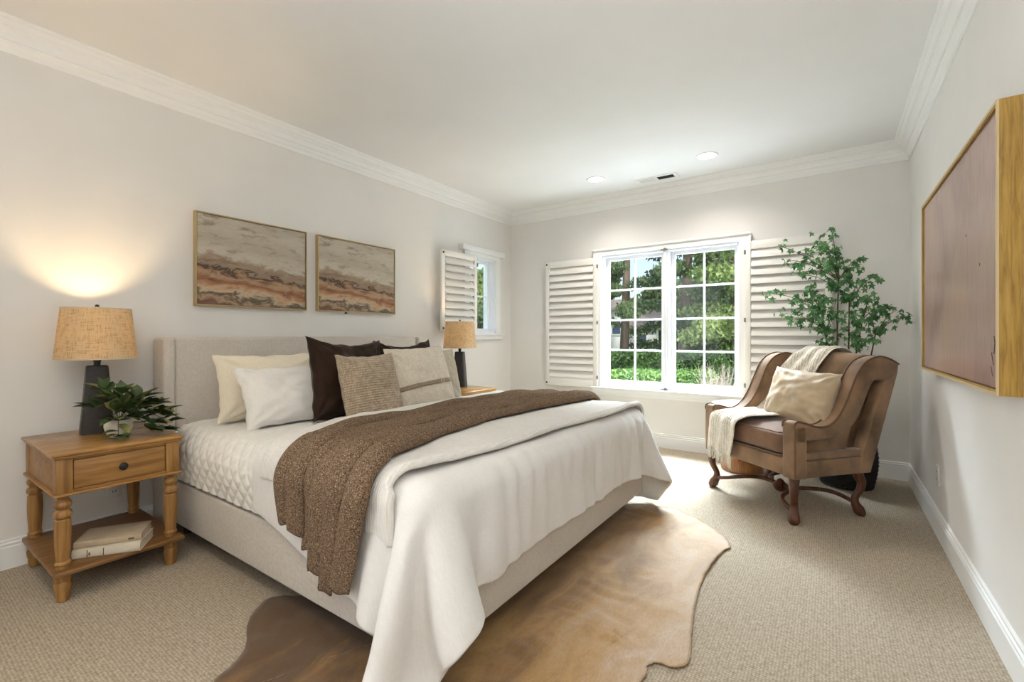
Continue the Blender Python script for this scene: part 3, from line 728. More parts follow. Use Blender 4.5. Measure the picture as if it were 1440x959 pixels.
# ---- duvet: small cloth solver over the rounded bed block
def drape():
    nu, nv = 74, 104
    C4 = {'a': (1.28, 1.05-.245), 'b': (2.36+.28, 1.05-.53), 'c': (2.36+.29, 3.10+.44), 'd': (1.28, 3.10+.36)}
    U_, V_ = np.meshgrid(np.linspace(0, 1, nu), np.linspace(0, 1, nv), indexing='ij')
    X = np.zeros((nu, nv, 3))
    for k in (0, 1):
        X[..., k] = (1-U_)*(1-V_)*C4['a'][k]+U_*(1-V_)*C4['b'][k]+U_*V_*C4['c'][k]+(1-U_)*V_*C4['d'][k]
    X[..., 2] = .70
    rng = np.random.RandomState(3)
    X0 = X.copy()
    X[..., 2] += rng.rand(nu, nv)*.004
    prev = X.copy()
    lo = np.array([-.5, 1.035, -1.]); hi = np.array([2.345, 3.105, .665]); r = .075
    def L(A, B): return np.linalg.norm(A-B, axis=-1)
    cons = []
    def add(sa, sb, k): cons.append((sa, sb, L(X0[sa], X0[sb]), k))
    s = slice
    for par in (0, 1):
        add((s(par, nu-1, 2), s(None)), (s(par+1, nu, 2), s(None)), 1.)
        add((s(None), s(par, nv-1, 2)), (s(None), s(par+1, nv, 2)), 1.)
        add((s(par, nu-1, 2), s(0, nv-1)), (s(par+1, nu, 2), s(1, nv)), .35)
        add((s(par, nu-1, 2), s(1, nv)), (s(par+1, nu, 2), s(0, nv-1)), .35)
    for par in (0, 1, 2, 3):
        a0, a1 = s(par, nu-3, 6), s(par+3, nu, 6)
    # bending: skip-3 links
    for par in range(6):
        ia = np.arange(par, nu-3, 6); ib = ia+3
        if len(ia): cons.append(((ia, s(None)), (ib, s(None)), L(X0[ia], X0[ib]), .12))
        ja = np.arange(par, nv-3, 6); jb = ja+3
        if len(ja): cons.append(((s(None), ja), (s(None), jb), L(X0[:, ja], X0[:, jb]), .12))
    pin = (X0[..., 0] < 1.42) & (X0[..., 1] > 1.16) & (X0[..., 1] < 2.98); XP = X0.copy(); XP[..., 2] = .667
    ctr = (lo+hi)/2; hf = (hi-lo)/2-r
    for it in range(230):
        vel = (X-prev)*.965; prev = X.copy(); X = X+vel; X[..., 2] -= 9.8*(1/60.)**2*.5
        for q in range(24):
            for sa, sb, l0, k in cons:
                A = X[sa]; B = X[sb]; d = B-A; n = np.linalg.norm(d, axis=-1)+1e-9
                c = (n-l0)/n*.5*k
                if k < .2: c = np.where(n < l0, c, 0)
                c = c[..., None]*d
                X[sa] = A+c; X[sb] = B-c
            # rounded box
            p = X-ctr; qd = np.abs(p)-hf; o_ = np.maximum(qd, 0); ln = np.linalg.norm(o_, axis=-1)
            ins = np.minimum(qd.max(-1), 0)
            sd = ln+ins-r
            hit = sd < 0
            nrm = np.sign(p)*o_/(ln[..., None]+1e-9)
            deep = (ln < 1e-6)
            nrm[deep] = (0, 0, 1)
            X = X-np.where(hit, sd, 0)[..., None]*nrm
            # floor
            fl = X[..., 2] < .03; X[..., 2] = np.where(fl, .03, X[..., 2])
            touch = hit | fl
            X[pin] = XP[pin]
        prev = np.where(touch[..., None], X-(X-prev)*.25, prev)
    return X
DX = drape()
nu, nv = DX.shape[:2]
verts = []
for i in range(nu):
    for j in range(nv):
        p = Vector(DX[i, j])
        # puffy comforter and fine hanging gathers
        d = nz(p.x*4.5, p.y*4.5, p.z*4.5)*.010
        if p.x > 2.3: d += .017*(.5+.5*math.sin(p.y*52+4*nz(p.y*3, 1)))*min(1, max(0, (.70-p.z)*7)) * (.7+.9*nz(p.y*3, 7))+.016*nz(p.y*14, p.z*3, 5)*min(1, max(0, (.68-p.z)*6))
        nrm = Vector((1, 0, 0)) if p.x > 2.33 and p.z < .62 else (Vector((0, -1, 0)) if p.y < 1.05 and p.z < .62 else Vector((0, 0, 1)))
        verts.append(p+nrm*abs(d)*1.2)
f = [(i*nv+j, (i+1)*nv+j, (i+1)*nv+j+1, i*nv+j+1) for i in range(nu-1) for j in range(nv-1)]
o = MB().add(verts, f).build('duvet', M['duvet'], smooth=180)
tag(o, 'smooth white duvet hanging over the foot of the bed with long draped corners', 'duvet')
mod_solid(o, .022, 1); mod_sub(o, 2)

# ---- ribbed blanket folded across the bed
PB = Prof(.36, 1.010, 3.125, .705, .10)
def lerp(pts, x): return float(np.interp(x, [p[0] for p in pts], [p[1] for p in pts]))
def sstep(x): x = min(1, max(0, x)); return x*x*(3-2*x)
def blanket_fn(i, j):
    # j: along the cross-section (0 = near hem, 1 = far hem); i: 0 head side .. 1 foot side
    s0 = lerp([(0, .20), (.5, .17), (.8, .13), (1, .115)], i); s1 = PB.L-.14
    q = s0+(s1-s0)*j
    y, z = PB(q)
    x0 = lerp([(.9, 1.40), (1.05, 1.40), (1.25, 1.30), (1.5, 1.20), (3.2, 1.15)], y)
    x1 = lerp([(1.0, 2.20), (1.12, 2.24), (1.3, 2.262), (1.6, 2.285), (2.1, 2.295), (2.5, 2.33), (3.2, 2.345)], y)
    if q < .30: x1 += .03
    x = x0+(x1-x0)*i
    e = .012*nz(x*3, q*3, 2)+.006*nz(x*9, q*9, 5)
    roll = .034*math.exp(-((1-i)/.055)**2)+.020*math.exp(-(i/.05)**2)
    off = .004+max(0, e)+roll*.8-(.028*max(0, 1-(1-i)/.02) if i > .98 else 0)
    y, z = PB(q, off)
    return (x+.012*nz(q*4, 3), y, z)
o = MB().grid(blanket_fn, 90, 170).build('ribbed_blanket', M['blanket'], smooth=180)
tag(o, 'off-white ribbed blanket folded back across the middle of the bed', 'blanket')
mod_solid(o, .026, -1)
o.modifiers['thickness'].use_rim = True
mod_sub(o, 1)

# ---- brown knit throw
PT = Prof(.30, .985, 3.15, .716, .12)
NF = 6
RW_ = [0, .17, .33, .46, .63, .81, 1.0]      # where one rope-like fold meets the next, across the throw
RS0 = [.13, .115, .06, -.01, -.065, -.03]    # how far each fold hangs short of the lowest hem
def throw_fn(i, j):
    k = min(NF-1, int(i*NF)); a = i*NF-k                 # fold number and position round it
    s1 = PT.L-.10
    e0 = RS0[k]; e1 = RS0[min(NF-1, k+1)]
    s0 = e0+(e1-e0)*max(0, a-.75)*2+.006*math.sin(i*60)
    q = s0+(s1-s0)*j
    y, z = PT(q)
    dd = max(0, .62-z) if y < 1.2 else 0
    xl = lerp([(.9, 1.60), (1.05, 1.58), (1.2, 1.53), (1.45, 1.49), (1.7, 1.46), (2.2, 1.42), (2.7, 1.44), (3.2, 1.56)], y)
    xr = lerp([(.9, 2.12), (1.0, 2.10), (1.2, 2.05), (1.5, 1.965), (2.0, 1.90), (2.5, 1.93), (2.9, 1.985), (3.2, 2.02)], y)
    if y < 1.1:
        xl += -.04*dd; xr += -.30*dd+.03
    def edge(n):
        if n <= 0: return 0.
        if n >= NF: return 1.
        return RW_[n]+.045*nz(n*7.3, q*1.6)+.02*nz(n*3.1, q*4)
    t0, t1 = edge(k), edge(k+1); w_ = (xr-xl)*(t1-t0)/2; xc = xl+(xr-xl)*(t0+t1)/2
    over = .62 if 0 < k < NF-1 else .3
    th = PI+over-a*(PI+2*over)
    h = min(.058, w_*1.15)*(.85+.5*nz(k*5.1, q*1.8))*(.45+.55*min(1, q/.5))
    x = xc+w_*1.04*math.cos(th)/math.cos(over)
    lift = .004+h*(math.sin(th)+math.sin(over))/(1+math.sin(over))*1.15
    lift += .010*nz(x*10, q*5)
    lift = max(.004, lift)
    y, z = PT(q, lift)
    return (x+.006*nz(q*6, k), y, z)
o = MB().grid(throw_fn, 108, 280).build('knit_throw', M['knit'], smooth=48)
mod_solid(o, .008, -1)
tag(o, 'chunky brown marled knit throw draped across the bed', 'throw')

# ------------------------------------------------------------------ pillows
def pillow_mesh(w_, h_, t_, seed, n=44, wr=.006, pinch=.07, sag=.0):
    v = []; f = []; N1 = n+1
    for side in (1, -1):
        for i in range(N1):
            for j in range(N1):
                u = -1+2*i/n; w = -1+2*j/n
                x = w_/2*u*(1-pinch*(1-w*w)); z = h_/2*w*(1-pinch*(1-u*u))
                th = t_/2*(max(0, (1-u**2)*(1-w**2)))**.40*(1-.10*w)
                wk = nz(u*2.2+seed, w*2.2, side*3)*wr*2.2+nz(u*5+seed, w*5, side)*wr*1.1
                # radiating creases from corners
                c = (abs(u)*abs(w))**2
                wk += math.sin(math.atan2(1-abs(w)+.02, 1-abs(u)+.02)*11+seed)*wr*1.5*c*(1-c)*3
                edge = min(1, (1-max(abs(u), abs(w)))*8)
                y = -side*(th+wk*edge)
                zz = z+h_/2
                x += wr*1.2*nz(seed+w*4, u*2, 4)*(abs(u) > .9); zz += wr*1.5*nz(seed+u*4, w, 9)*(abs(w) > .9)
                if sag: zz -= sag*h_*(max(0, w))*(1-u*u)
                v.append((x, y, zz))
    for s in (0, 1):
        for i in range(n):
            for j in range(n):
                a = s*N1*N1+i*N1+j; q = (a, a+N1, a+N1+1, a+1); f.append(q if s == 0 else q[::-1])
    # rim
    def ring(s):
        r = [i*N1 for i in range(N1)]+[n*N1+j for j in range(1, N1)]+[i*N1+n for i in range(n-1, -1, -1)]+[j for j in range(n-1, 0, -1)]
        return [k+s*N1*N1 for k in r]
    A, B = ring(0), ring(1)
    for k in range(len(A)):
        k2 = (k+1) % len(A); f.append((A[k2], A[k], B[k], B[k2]))
    return v, f
def pillow(name, label, loc, w_, h_, t_, lean, yaw, roll, mat, seed, wr=.006, pinch=.07, sag=0, cat='pillow', group='pillows on the bed'):
    v, f = pillow_mesh(w_, h_, t_, seed, wr=wr, pinch=pinch, sag=sag)
    o = MB().add(v, f).build(name, mat, smooth=180)
    o.location = loc; o.rotation_euler = (R(-lean), R(roll), R(90+yaw))
    tag(o, label, cat, group)
    return o
zb = .660
pillow('bed_pillow', 'cream white pillow leaning on the headboard, behind the front white pillow', (.53, 1.52, zb), .66, .405, .17, 12, -3, 0, M['creamw'], 1, .006)
pillow('bed_pillow', 'white pillow in front of the cream pillow, left of the brown velvet cushion', (.82, 1.53, zb-.006), .64, .37, .19, 28, -2, 0, M['white'], 7, .007)
pillow('velvet_cushion', 'dark brown velvet square cushion standing behind the beige ribbed cushion', (.95, 1.785, zb-.008), .55, .52, .17, 14, 0, 3, M['velvet'], 12, .008, .09, .05, cat='cushion')
pillow('velvet_cushion', 'dark brown velvet square cushion mostly hidden behind the banded cream cushion', (.83, 2.42, zb), .56, .50, .17, 16, 0, -1, M['velvet'], 15, .008, .09, .07, cat='cushion')
pillow('ribbed_cushion', 'beige ribbed square cushion in front of the dark velvet cushion', (1.17, 1.80, zb-.012), .43, .43, .15, 17, 2, 0, M['beigep'], 21, .004, .05, .02, cat='cushion')
bc = pillow('banded_cushion', 'cream square cushion with a taupe stitched band across its front', (1.13, 2.27, zb-.006), .54, .46, .17, 19, 0, -1.5, M['cream'], 31, .004, .04, cat='cushion')
pillow('bed_cushion', 'pale taupe cushion peeking out right of the banded cream cushion', (1.00, 2.55, zb), .40, .42, .14, 14, 0, 0, M['taupep'], 41, .004, .06, cat='cushion')
# band: hugs the cushion's front face
def band_fn(a):
    def fn(i, j):
        n_ = 44; u = -.96+1.92*i; w = -.30+.13*j+.05*u
        x = .54/2*u*(1-.04*(1-w*w)); z = .46/2*w*(1-.04*(1-u*u))+.23
        th = .17/2*(max(0, (1-u**2)*(1-w**2)))**.40*(1-.10*w)
        wk = nz(u*2.2+31, w*2.2, 3)*.004*2.2+nz(u*5+31, w*5, 1)*.004*1.1
        return (x, -(th+wk)-.004, z)
    return fn
o = MB().grid(band_fn(0), 60, 4).build('taupe_band', M['band'], bc, 180, label='taupe ribbon band with small stitched ties')
mod_solid(o, .003, 1)
for u in (.38, .46, .72, .80):
    p = [band_fn(0)((u+.96)/1.92, j/4) for j in range(5)]
    MB().tube([(x, y-.003, z) for x, y, z in p], .004, 6).build('stitched_tie', M['cream'], bc)

# ------------------------------------------------------------------ cowhide
hide_px = [(406, 832), (385, 841), (366, 865), (361, 905), (350, 930), (362, 952)]
hide = [(1.52, 1.14), (1.42, 1.11), (1.36, 1.04), (1.41, .97), (1.48, .90), (1.60, .84), (1.66, .78), (1.70, .70), (1.78, .60), (1.72, .50), (1.80, .42), (1.98, .50), (2.10, .60), (2.25, .66), (2.45, .66), (2.62, .60), (2.76, .62), (2.82, .74),
        (2.78, .95), (2.80, 1.2), (2.85, 1.42), (2.882, 1.522), (2.873, 1.60), (2.905, 1.632), (2.945, 1.635), (2.985, 1.69), (2.965, 1.82), (2.93, 2.00), (2.915, 2.12), (2.90, 2.30), (2.905, 2.48), (2.925, 2.68), (2.948, 2.762), (2.90, 2.86),
        (2.82, 2.95), (2.70, 3.05), (2.55, 3.13), (2.43, 3.12), (2.30, 3.05), (2.15, 3.06), (1.95, 3.0), (1.80, 2.85), (1.75, 2.5), (1.7, 2.1), (1.62, 1.7), (1.58, 1.4), (1.58, 1.2)]
H2 = bezier([(x, y, 0) for x, y in hide]+[(hide[0][0], hide[0][1], 0)], 5)[:-1]
ctr = Vector((2.25, 1.75, 0)); v = []; f = []; NR = 46; n = len(H2)
for k in range(NR+1):
    t = (k/NR)**.8
    for i, p in enumerate(H2):
        q = ctr+(p-ctr)*t+Vector((nz(i*.5, 1)*.008, nz(i*.5, 5)*.008, 0))*(t > .97)
        rip = abs(nz(q.x*5+q.y*1.2, q.y*11, 3))*.016+abs(nz(q.x*14, q.y*22, 8))*.004
        under = (1.1 < q.y < 3.05 and q.x < 2.3)
        z = .004+rip*(sstep((t-.05)*2))*(.3 if under else 1)
        v.append((q.x-2.25, q.y-1.75, z+.002))
for k in range(NR):
    for i in range(n): f.append((k*n+i, (k+1)*n+i, (k+1)*n+(i+1) % n, k*n+(i+1) % n))
o = MB().add(v, f).build('cowhide_rug', M['hide'], smooth=180)
o.location = (2.25, 1.75, 0); tag(o, 'brown cowhide rug with pale edges lying under the foot of the bed', 'rug')
mod_solid(o, .003, 1)

# ------------------------------------------------------------------ armchair  (local: x towards camera side, y towards back)
AW = .715    # leg spacing
ch = thing('armchair', 'brown velvet wing armchair with carved wooden legs beside the window', 'armchair', (3.241, 3.382, 0), (0, 0, R(-40.3)))
S_out = [(-.095, .600), (-.092, .630), (-.06, .642), (0, .628), (.07, .606), (.14, .602), (.20, .622), (.26, .672), (.31, .745), (.36, .845), (.41, .94), (.47, 1.0), (.54, 1.028), (.60, 1.035), (.68, 1.018), (.757, .982)]
S_in = [(.748, .915), (.64, .878), (.575, .885), (.53, .862), (.49, .80), (.455, .725), (.41, .645), (.35, .585), (.28, .548), (.20, .528), (.10, .520), (.0, .520)]
sc_out = [tuple(p)[:2] for p in bezier([(a, b, 0) for a, b in S_out], 4)]
sc_in = [tuple(p)[:2] for p in bezier([(a, b, 0) for a, b in S_in], 4)]
for s in (0, 1):
    ox = 0 if s == 0 else -AW
    sg = 1 if s == 0 else -1
    def X(a): return ox+sg*a
    xo, xi = .052, -.040
    a, b = sorted((X(xo), X(xi)))
    # S-shaped arm and wing
    m = MB(); m.prism(sc_out+sc_in+[(0, .50), (-.095, .50)], a, b, 'x', .016, 3)
    arm = m.build('arm_wing', M['chair'], ch, 40)
    # front post
    m = MB(); m.box((min(X(xo), X(xi)), -.098, .285), (max(X(xo), X(xi)), .003, .615), .012, 3); m.build('front_post', M['chair'], ch)
    # back post, raked
    pr = [(.642, .90), (.752, .93), (.518, .287), (.415, .287), (.440, .39)]
    m = MB(); m.prism(pr, *sorted((X(.048), X(-.03))), 'x', .008, 3); m.build('back_post', M['chair'], ch, 40)
    # recessed side panel
    pn = [(0, .30), (0, .56), (.10, .56), (.25, .58), (.38, .68), (.44, .80), (.475, .84), (.36, .43), (.34, .30)]
    m = MB(); m.prism(pn, *sorted((X(.006), X(-.036))), 'x', .004, 2); m.build('side_panel', M['chair'], ch, 40)
    # side rails
    m = MB(); m.box((min(X(.040), X(-.03)), -.004, .395), (max(X(.040), X(-.03)), .475, .440), .010, 3); m.build('side_rail', M['chair'], ch)
    m = MB(); m.box((min(X(.044), X(-.03)), -.004, .287), (max(X(.044), X(-.03)), .50, .392), .010, 3); m.build('side_rail', M['chair'], ch)
    # piping following the inner and outer edge of arm
    for xx in (xi+.003, xo-.003):
        m = MB(); m.tube([(X(xx), p[0]-.001, p[1]+.001) for p in sc_out], .0055, 8)
        m.build('piping', M['piping'], arm, label='darker welt along the arm edge')
    for xx in (xo-.002,):
        m = MB(); m.tube([(X(xx), -.088, .29), (X(xx), -.092, .45), (X(xx), -.090, .60)], .004, 8); m.build('post_piping', M['piping'], arm)
# backrest, a slab with rounded (camel) top
def back_sec(x, front):
    t = (x+AW/2)/(AW/2)
    top = 1.052-.022*t*t
    return top
prof_n = 26
v = []; f = []
nx = 20
for i in range(nx+1):
    x = -.060-(AW-.12)*i/nx; top = back_sec(x, 0)
    t = (x+AW/2)/(AW/2)
    bul = .025*(1-t*t)
    P_ = bezier([(.40-bul, .42, 0), (.45-bul, .56, 0), (.50-bul, .72, 0), (.55-bul, .88, 0), (.585-bul*.5, top-.05, 0), (.625, top-.008, 0), (.68, top, 0), (.735, top-.02, 0), (.752, top-.075, 0), (.70, .80, 0), (.60, .53, 0), (.515, .30, 0), (.43, .30, 0)], 4)
    K = len(P_)
    for p in P_: v.append((x, p.x, p.y))
for i in range(nx):
    for k in range(K): f.append((i*K+k, (i+1)*K+k, (i+1)*K+(k+1) % K, i*K+(k+1) % K))
f.append(tuple(range(K))); f.append(tuple(nx*K+k for k in range(K))[::-1])
MB().add(v, f).build('backrest', M['chair'], ch, 50)
m = MB(); m.tube([(-.03-(AW-.06)*i/20, .748, back_sec(-.03-(AW-.06)*i/20, 0)-.018) for i in range(21)], .006, 8); m.build('back_piping', M['piping'], ch)
# seat deck, apron and cushion
m = MB(); m.box((-AW+.03, -.080, .287), (-.03, .42, .400), .014, 3); m.build('seat_frame', M['chair'], ch)
v = []
bm = bmesh.new(); bmesh.ops.create_cube(bm, size=1)
bmesh.ops.subdivide_edges(bm, edges=bm.edges[:], cuts=11, use_grid_fill=True)
for q in bm.verts:
    x, y, z = q.co*2
    rr = lambda a, p: a
    # superellipsoid-ish rounding
    k = 1-.05*(max(abs(x), abs(y))**6)
    zz = z*(1-.22*max(abs(x), abs(y))**8)
    crown_ = .020*(1-x*x)*(1-y*y) if z > 0 else 0
    X_ = x*(1-.05*abs(z)**4)*(.315); Y_ = y*(1-.05*abs(z)**4)*.255
    q.co = Vector((X_, Y_, zz*.078+crown_+(.004*nz(x*2, y*2, z) if z > .5 else 0)))
m = MB().bm(bm, Matrix.Translation((-AW/2, .165, .484))); cu = m.build('seat_cushion', M['chairseat'], ch, 60); mod_sub(cu, 1)
m = MB()
for zz in (.555, .412):
    m.tube([(-.055, .20, zz), (-.052, -.06, zz), (-.075, -.085, zz), (-AW/2, -.090, zz), (-AW+.075, -.085, zz), (-AW+.052, -.06, zz), (-AW+.055, .20, zz)], .005, 8)
m.build('cushion_piping', M['piping'], cu)
# carved legs
def leg_path(dx, dy):
    return [(0, 0, .292), (dx*.004, dy*.004, .26), (dx*.012, dy*.012, .22), (dx*.008, dy*.008, .17), (-dx*.004, -dy*.004, .12), (-dx*.004, -dy*.004, .08), (dx*.004, dy*.004, .045), (dx*.008, dy*.008, .02), (dx*.006, dy*.006, .002)]
LR = [.034, .030, .026, .022, .021, .025, .033, .034, .020]
legs = {}
for key, (x, y, dx, dy) in {'a': (0, -.045, 1, -1), 'b': (-AW, -.045, -1, -1), 'c': (0, .46, 1, 1), 'd': (-AW, .46, -1, 1)}.items():
    pts = bezier([(x+px, y+py, z) for px, py, z in leg_path(dx*1.3, dy*1.6)], 4)
    rr = list(np.interp(np.linspace(0, 8, len(pts)), range(9), LR))
    MB().tube(pts, rr, 16).build('leg', M['walnut'], ch, 60)
    legs[key] = (x, y)
# wavy X stretchers with turned boss
cx, cy = -AW/2, .21
for k1 in 'abcd':
    x, y = legs[k1]
    P_ = []
    for i in range(9):
        t = i/8; bx = x+(cx-x)*t; by = y+(cy-y)*t
        nrmx, nrmy = -(cy-y), (cx-x); L_ = math.hypot(nrmx, nrmy)
        wob = .045*math.sin(2*PI*t)*(1 if k1 in 'ad' else -1)
        P_.append((bx+nrmx/L_*wob, by+nrmy/L_*wob, .075+.035*math.sin(PI*t)*1.0+(.03*t)))
    MB().tube(bezier(P_, 3), .014, 10).build('stretcher', M['walnut'], ch, 60)
MB().lathe([(.01, .06), (.03, .07), (.045, .09), (.05, .105), (.042, .12), (.028, .13), (.02, .145), (.006, .155)], (cx, cy, 0), 20).build('stretcher_boss', M['walnut'], ch)

# cushion on chair
CM = ch.matrix_basis.copy()
CM = Matrix.Translation((3.241, 3.382, 0)) @ Matrix.Rotation(R(-40.3), 4, 'Z')
v, f = pillow_mesh(.52, .385, .17, 55, wr=.006, pinch=.06)
o = MB().add(v, f).build('lumbar_cushion', M['chpillow'], smooth=180)
o.matrix_world = CM @ Matrix.Translation((-.262, .215, .566)) @ Matrix.Rotation(R(2), 4, 'Y') @ Matrix.Rotation(R(-18), 4, 'X')
tag(o, 'champagne velvet cushion leaning against the back of the brown armchair', 'cushion')

# cream throw over the chair: ribbon with lengthwise folds, following back, seat and front edge
path = [((-.38, .775, .80), .13), ((-.38, .785, .95), .125), ((-.385, .76, 1.035), .12), ((-.39, .70, 1.072), .12), ((-.40, .61, 1.066), .12), ((-.42, .545, 1.00), .12), ((-.50, .500, .88), .145), ((-.56, .450, .76), .15), ((-.565, .385, .66), .155),
        ((-.52, .29, .605), .17), ((-.51, .16, .602), .18), ((-.515, .04, .600), .175), ((-.53, -.06, .592), .17), ((-.545, -.115, .56), .165), ((-.56, -.13, .48), .16), ((-.57, -.133, .40), .155), ((-.58, -.135, .335), .155)]
PP = bezier([p for p, w_ in path], 8); WW = list(np.interp(np.linspace(0, len(path)-1, len(PP)), range(len(path)), [w_ for p, w_ in path]))
v = []; f = []; NT = 40
for i, p in enumerate(PP):
    d = (PP[min(i+1, len(PP)-1)]-PP[max(i-1, 0)]).normalized()
    side = Vector((1, 0, 0)); side = (side-d*side.dot(d)).normalized(); nn = side.cross(d); nn = -nn if nn.dot(Vector((0, -1, 1))) < 0 and i > 20 else nn
    if i <= 20 and nn.dot(Vector((0, 1, .5))) < 0: nn = -nn
    tt = i/len(PP)
    for k in range(NT+1):
        u = -1+2*k/NT
        fo = .013*(.5+.5*math.sin(u*9+2*math.sin(tt*5)+1.2))+.006*nz(u*3, tt*12)+.002
        w_ = WW[i]*(1+.06*nz(tt*8, u, 3))
        q = p+side*(u*w_)+nn*fo
        if tt > .45: q.x = max(q.x, -AW+.045)
        v.append(q)
for i in range(len(PP)-1):
    for k in range(NT): f.append((i*(NT+1)+k, (i+1)*(NT+1)+k, (i+1)*(NT+1)+k+1, i*(NT+1)+k+1))
tw = MB().add(v, f).build('woven_throw', M['softthrow'], smooth=180)
tw.matrix_world = CM; mod_solid(tw, .007, 1); mod_sub(tw, 1)
tag(tw, 'cream woven throw with fringe draped over the back and seat of the armchair', 'throw')
m = MB(); rnd = random.Random(3)
last = v[-(NT+1):]
for k in range(NT+1):
    for h in range(2):
        q = last[k]; x = q[0]+rnd.uniform(-.003, .003)
        m.tube([(x, q[1], q[2]+.004), (x+rnd.uniform(-.004, .004), q[1]-.003, q[2]-.03), (x+rnd.uniform(-.009, .009), q[1]-.002+rnd.uniform(-.006, .006), q[2]-.075-rnd.uniform(0, .02))], [.0028, .0022, .0016], 5)
m.build('fringe', M['softthrow'], tw)

# ------------------------------------------------------------------ round side table
tb = thing('side_table', 'round side table with pale top and wooden drum base behind the armchair', 'side table', (2.76, 4.44, 0))
MB().lathe([(.0, .556), (.22, .556), (.235, .562), (.24, .570), (.235, .578), (.225, .581), (.0, .581)][1:-1], n=56).build('table_top', M['tabletop'], tb, 40)
MB().lathe([(.155, 0), (.165, .006), (.165, .05), (.155, .09), (.11, .15), (.07, .22), (.055, .32), (.06, .42), (.09, .51), (.12, .556)], n=44).build('drum_base', M['drum'], tb, 40)

# ------------------------------------------------------------------ leafy tree in black basket
tr = thing('potted_tree', 'green maple leaved tree in a black wicker basket in the far right corner', 'plant', (3.50, 4.46, 0))
m = MB(); rnd = random.Random(8)
HB = .42
def rad(z): return .165+.03*math.sin(PI*min(1, z/HB))
for k in range(26):     # horizontal strands
    z = .01+k*HB/26; pts = [(rad(z)*math.cos(a*2*PI/40)*(1+.012*(-1)**(a+k)), rad(z)*math.sin(a*2*PI/40)*(1+.012*(-1)**(a+k)), z) for a in range(41)]
    m.tube(pts, .0062, 6)
m.tube([(rad(HB)*math.cos(a*2*PI/40), rad(HB)*math.sin(a*2*PI/40), HB) for a in range(41)], .011, 8)
m.build('basket', M['basket'], tr, 60)
m = MB()
for a in range(40):
    c, s_ = math.cos(a*2*PI/40), math.sin(a*2*PI/40)
    m.tube([(rad(z)*c, rad(z)*s_, z) for z in np.linspace(.005, HB, 8)], .0045, 5)
m.build('basket_ribs', M['basket'], tr)
MB().lathe([(.150, .02), (.172, .2), (.155, .36), (.08, .375), (.01, .38)], n=28).build('soil', M['soil'], tr)
tips_px = [(1094, 345, 4.35), (1170, 326, 4.45), (1150, 334, 4.5), (1105, 365, 4.3), (1083, 412, 4.3), (1181, 365, 4.55), (1213, 361, 4.4), (1235, 387, 4.5), (1227, 414, 4.3), (1274, 447, 4.45), (1262, 436, 4.5), (1246, 433, 4.4), (1112, 447, 4.5),
           (1213, 482, 4.3), (1156, 484, 4.4), (1227, 466, 4.5), (1121, 387, 4.4), (1101, 441, 4.4), (1165, 368, 4.35), (1143, 408, 4.45), (1192, 395, 4.5), (1162, 422, 4.3), (1203, 422, 4.5), (1175, 441, 4.4), (1208, 457, 4.35), (1143, 446, 4.3), (1121, 422, 4.35),
           (1160, 345, 4.4), (1133, 362, 4.5), (1215, 392, 4.35), (1190, 440, 4.25), (1185, 415, 4.6), (1132, 405, 4.25), (1222, 440, 4.6), (1150, 430, 4.55), (1172, 402, 4.5), (1205, 377, 4.55), (1120, 433, 4.3), (1197, 470, 4.5), (1165, 462, 4.5)]
def on_y(u, v_, y):
    a = R(YAW); fw = Vector((-math.sin(a), math.cos(a), 0)); r = Vector((math.cos(a), math.sin(a), 0))
    d = fw+r*((u-720)/F_PX)+Vector((0, 0, -(v_-CY)/F_PX)); return CAM+d*((y-CAM.y)/d.y)
def maple_leaf(m, pos, size, rot):
    lobes = [(0, 1.0), (38, .42), (62, .86), (98, .36), (128, .62), (165, .22), (195, .22), (232, .62), (262, .36), (298, .86), (322, .42)]
    v = [(0, 0, 0)]
    for a, r_ in lobes: v.append((r_*math.sin(R(a))*size, r_*math.cos(R(a))*size+size*.2, -abs(r_*math.sin(R(a)))*size*.25-r_*r_*size*.18))
    n = len(lobes)
    m.add(v, [(0, i+1, (i+1) % n+1) for i in range(n)], Matrix.Translation(pos) @ rot)
mb = MB(); ml = MB(); base_c = Vector((3.50, 4.46, 0))
mains = []
for k in range(6):
    a = k*2*PI/6; b0 = Vector((.03*math.cos(a), .03*math.sin(a), .36))
    top = Vector(((-.16, .10, -.05, .18, .02, -.09)[k], (.02, -.06, .05, .02, .06, -.05)[k], (1.35, 1.30, 1.62, 1.18, 1.45, 1.10)[k]))
    mid = b0.lerp(top, .5)+Vector((rnd.uniform(-.03, .03), rnd.uniform(-.03, .03), 0))
    pts = bezier([b0, mid, top], 6); mb.tube(pts, list(np.linspace(.009, .004, len(pts))), 7); mains.append(pts)
for (u, v_, y) in tips_px:
    tip = on_y(u, v_, y)-base_c
    tip.x = min(tip.x, .385)
    allp = [p for pts in mains for p in pts if p.z < tip.z-.02 and p.z > .75] or [mains[0][6]]
    st = min(allp, key=lambda p: (p-tip).length+abs(p.z-(tip.z-.2))*.5)
    mid = st.lerp(tip, .55)+Vector((0, 0, .035))
    pts = bezier([st, mid, tip], 5); mb.tube(pts, list(np.linspace(.0038, .0014, len(pts))), 5)
    for _ in range(17):
        w_ = rnd.random()**.6; p = pts[min(len(pts)-1, int(w_*len(pts)))]+Vector((rnd.gauss(0, .030), rnd.gauss(0, .035), rnd.gauss(0, .028)))
        p.x = min(p.x, .37); p.y = min(p.y, .30)
        rot = Euler((rnd.uniform(-1.7, -.5), rnd.uniform(-.6, .6), rnd.uniform(0, 2*PI))).to_matrix().to_4x4()
        maple_leaf(ml, p, rnd.uniform(.030, .046), rot)
mb.build('stems', M['bark'], tr); ml.build('foliage', M['maple'], tr, 0)

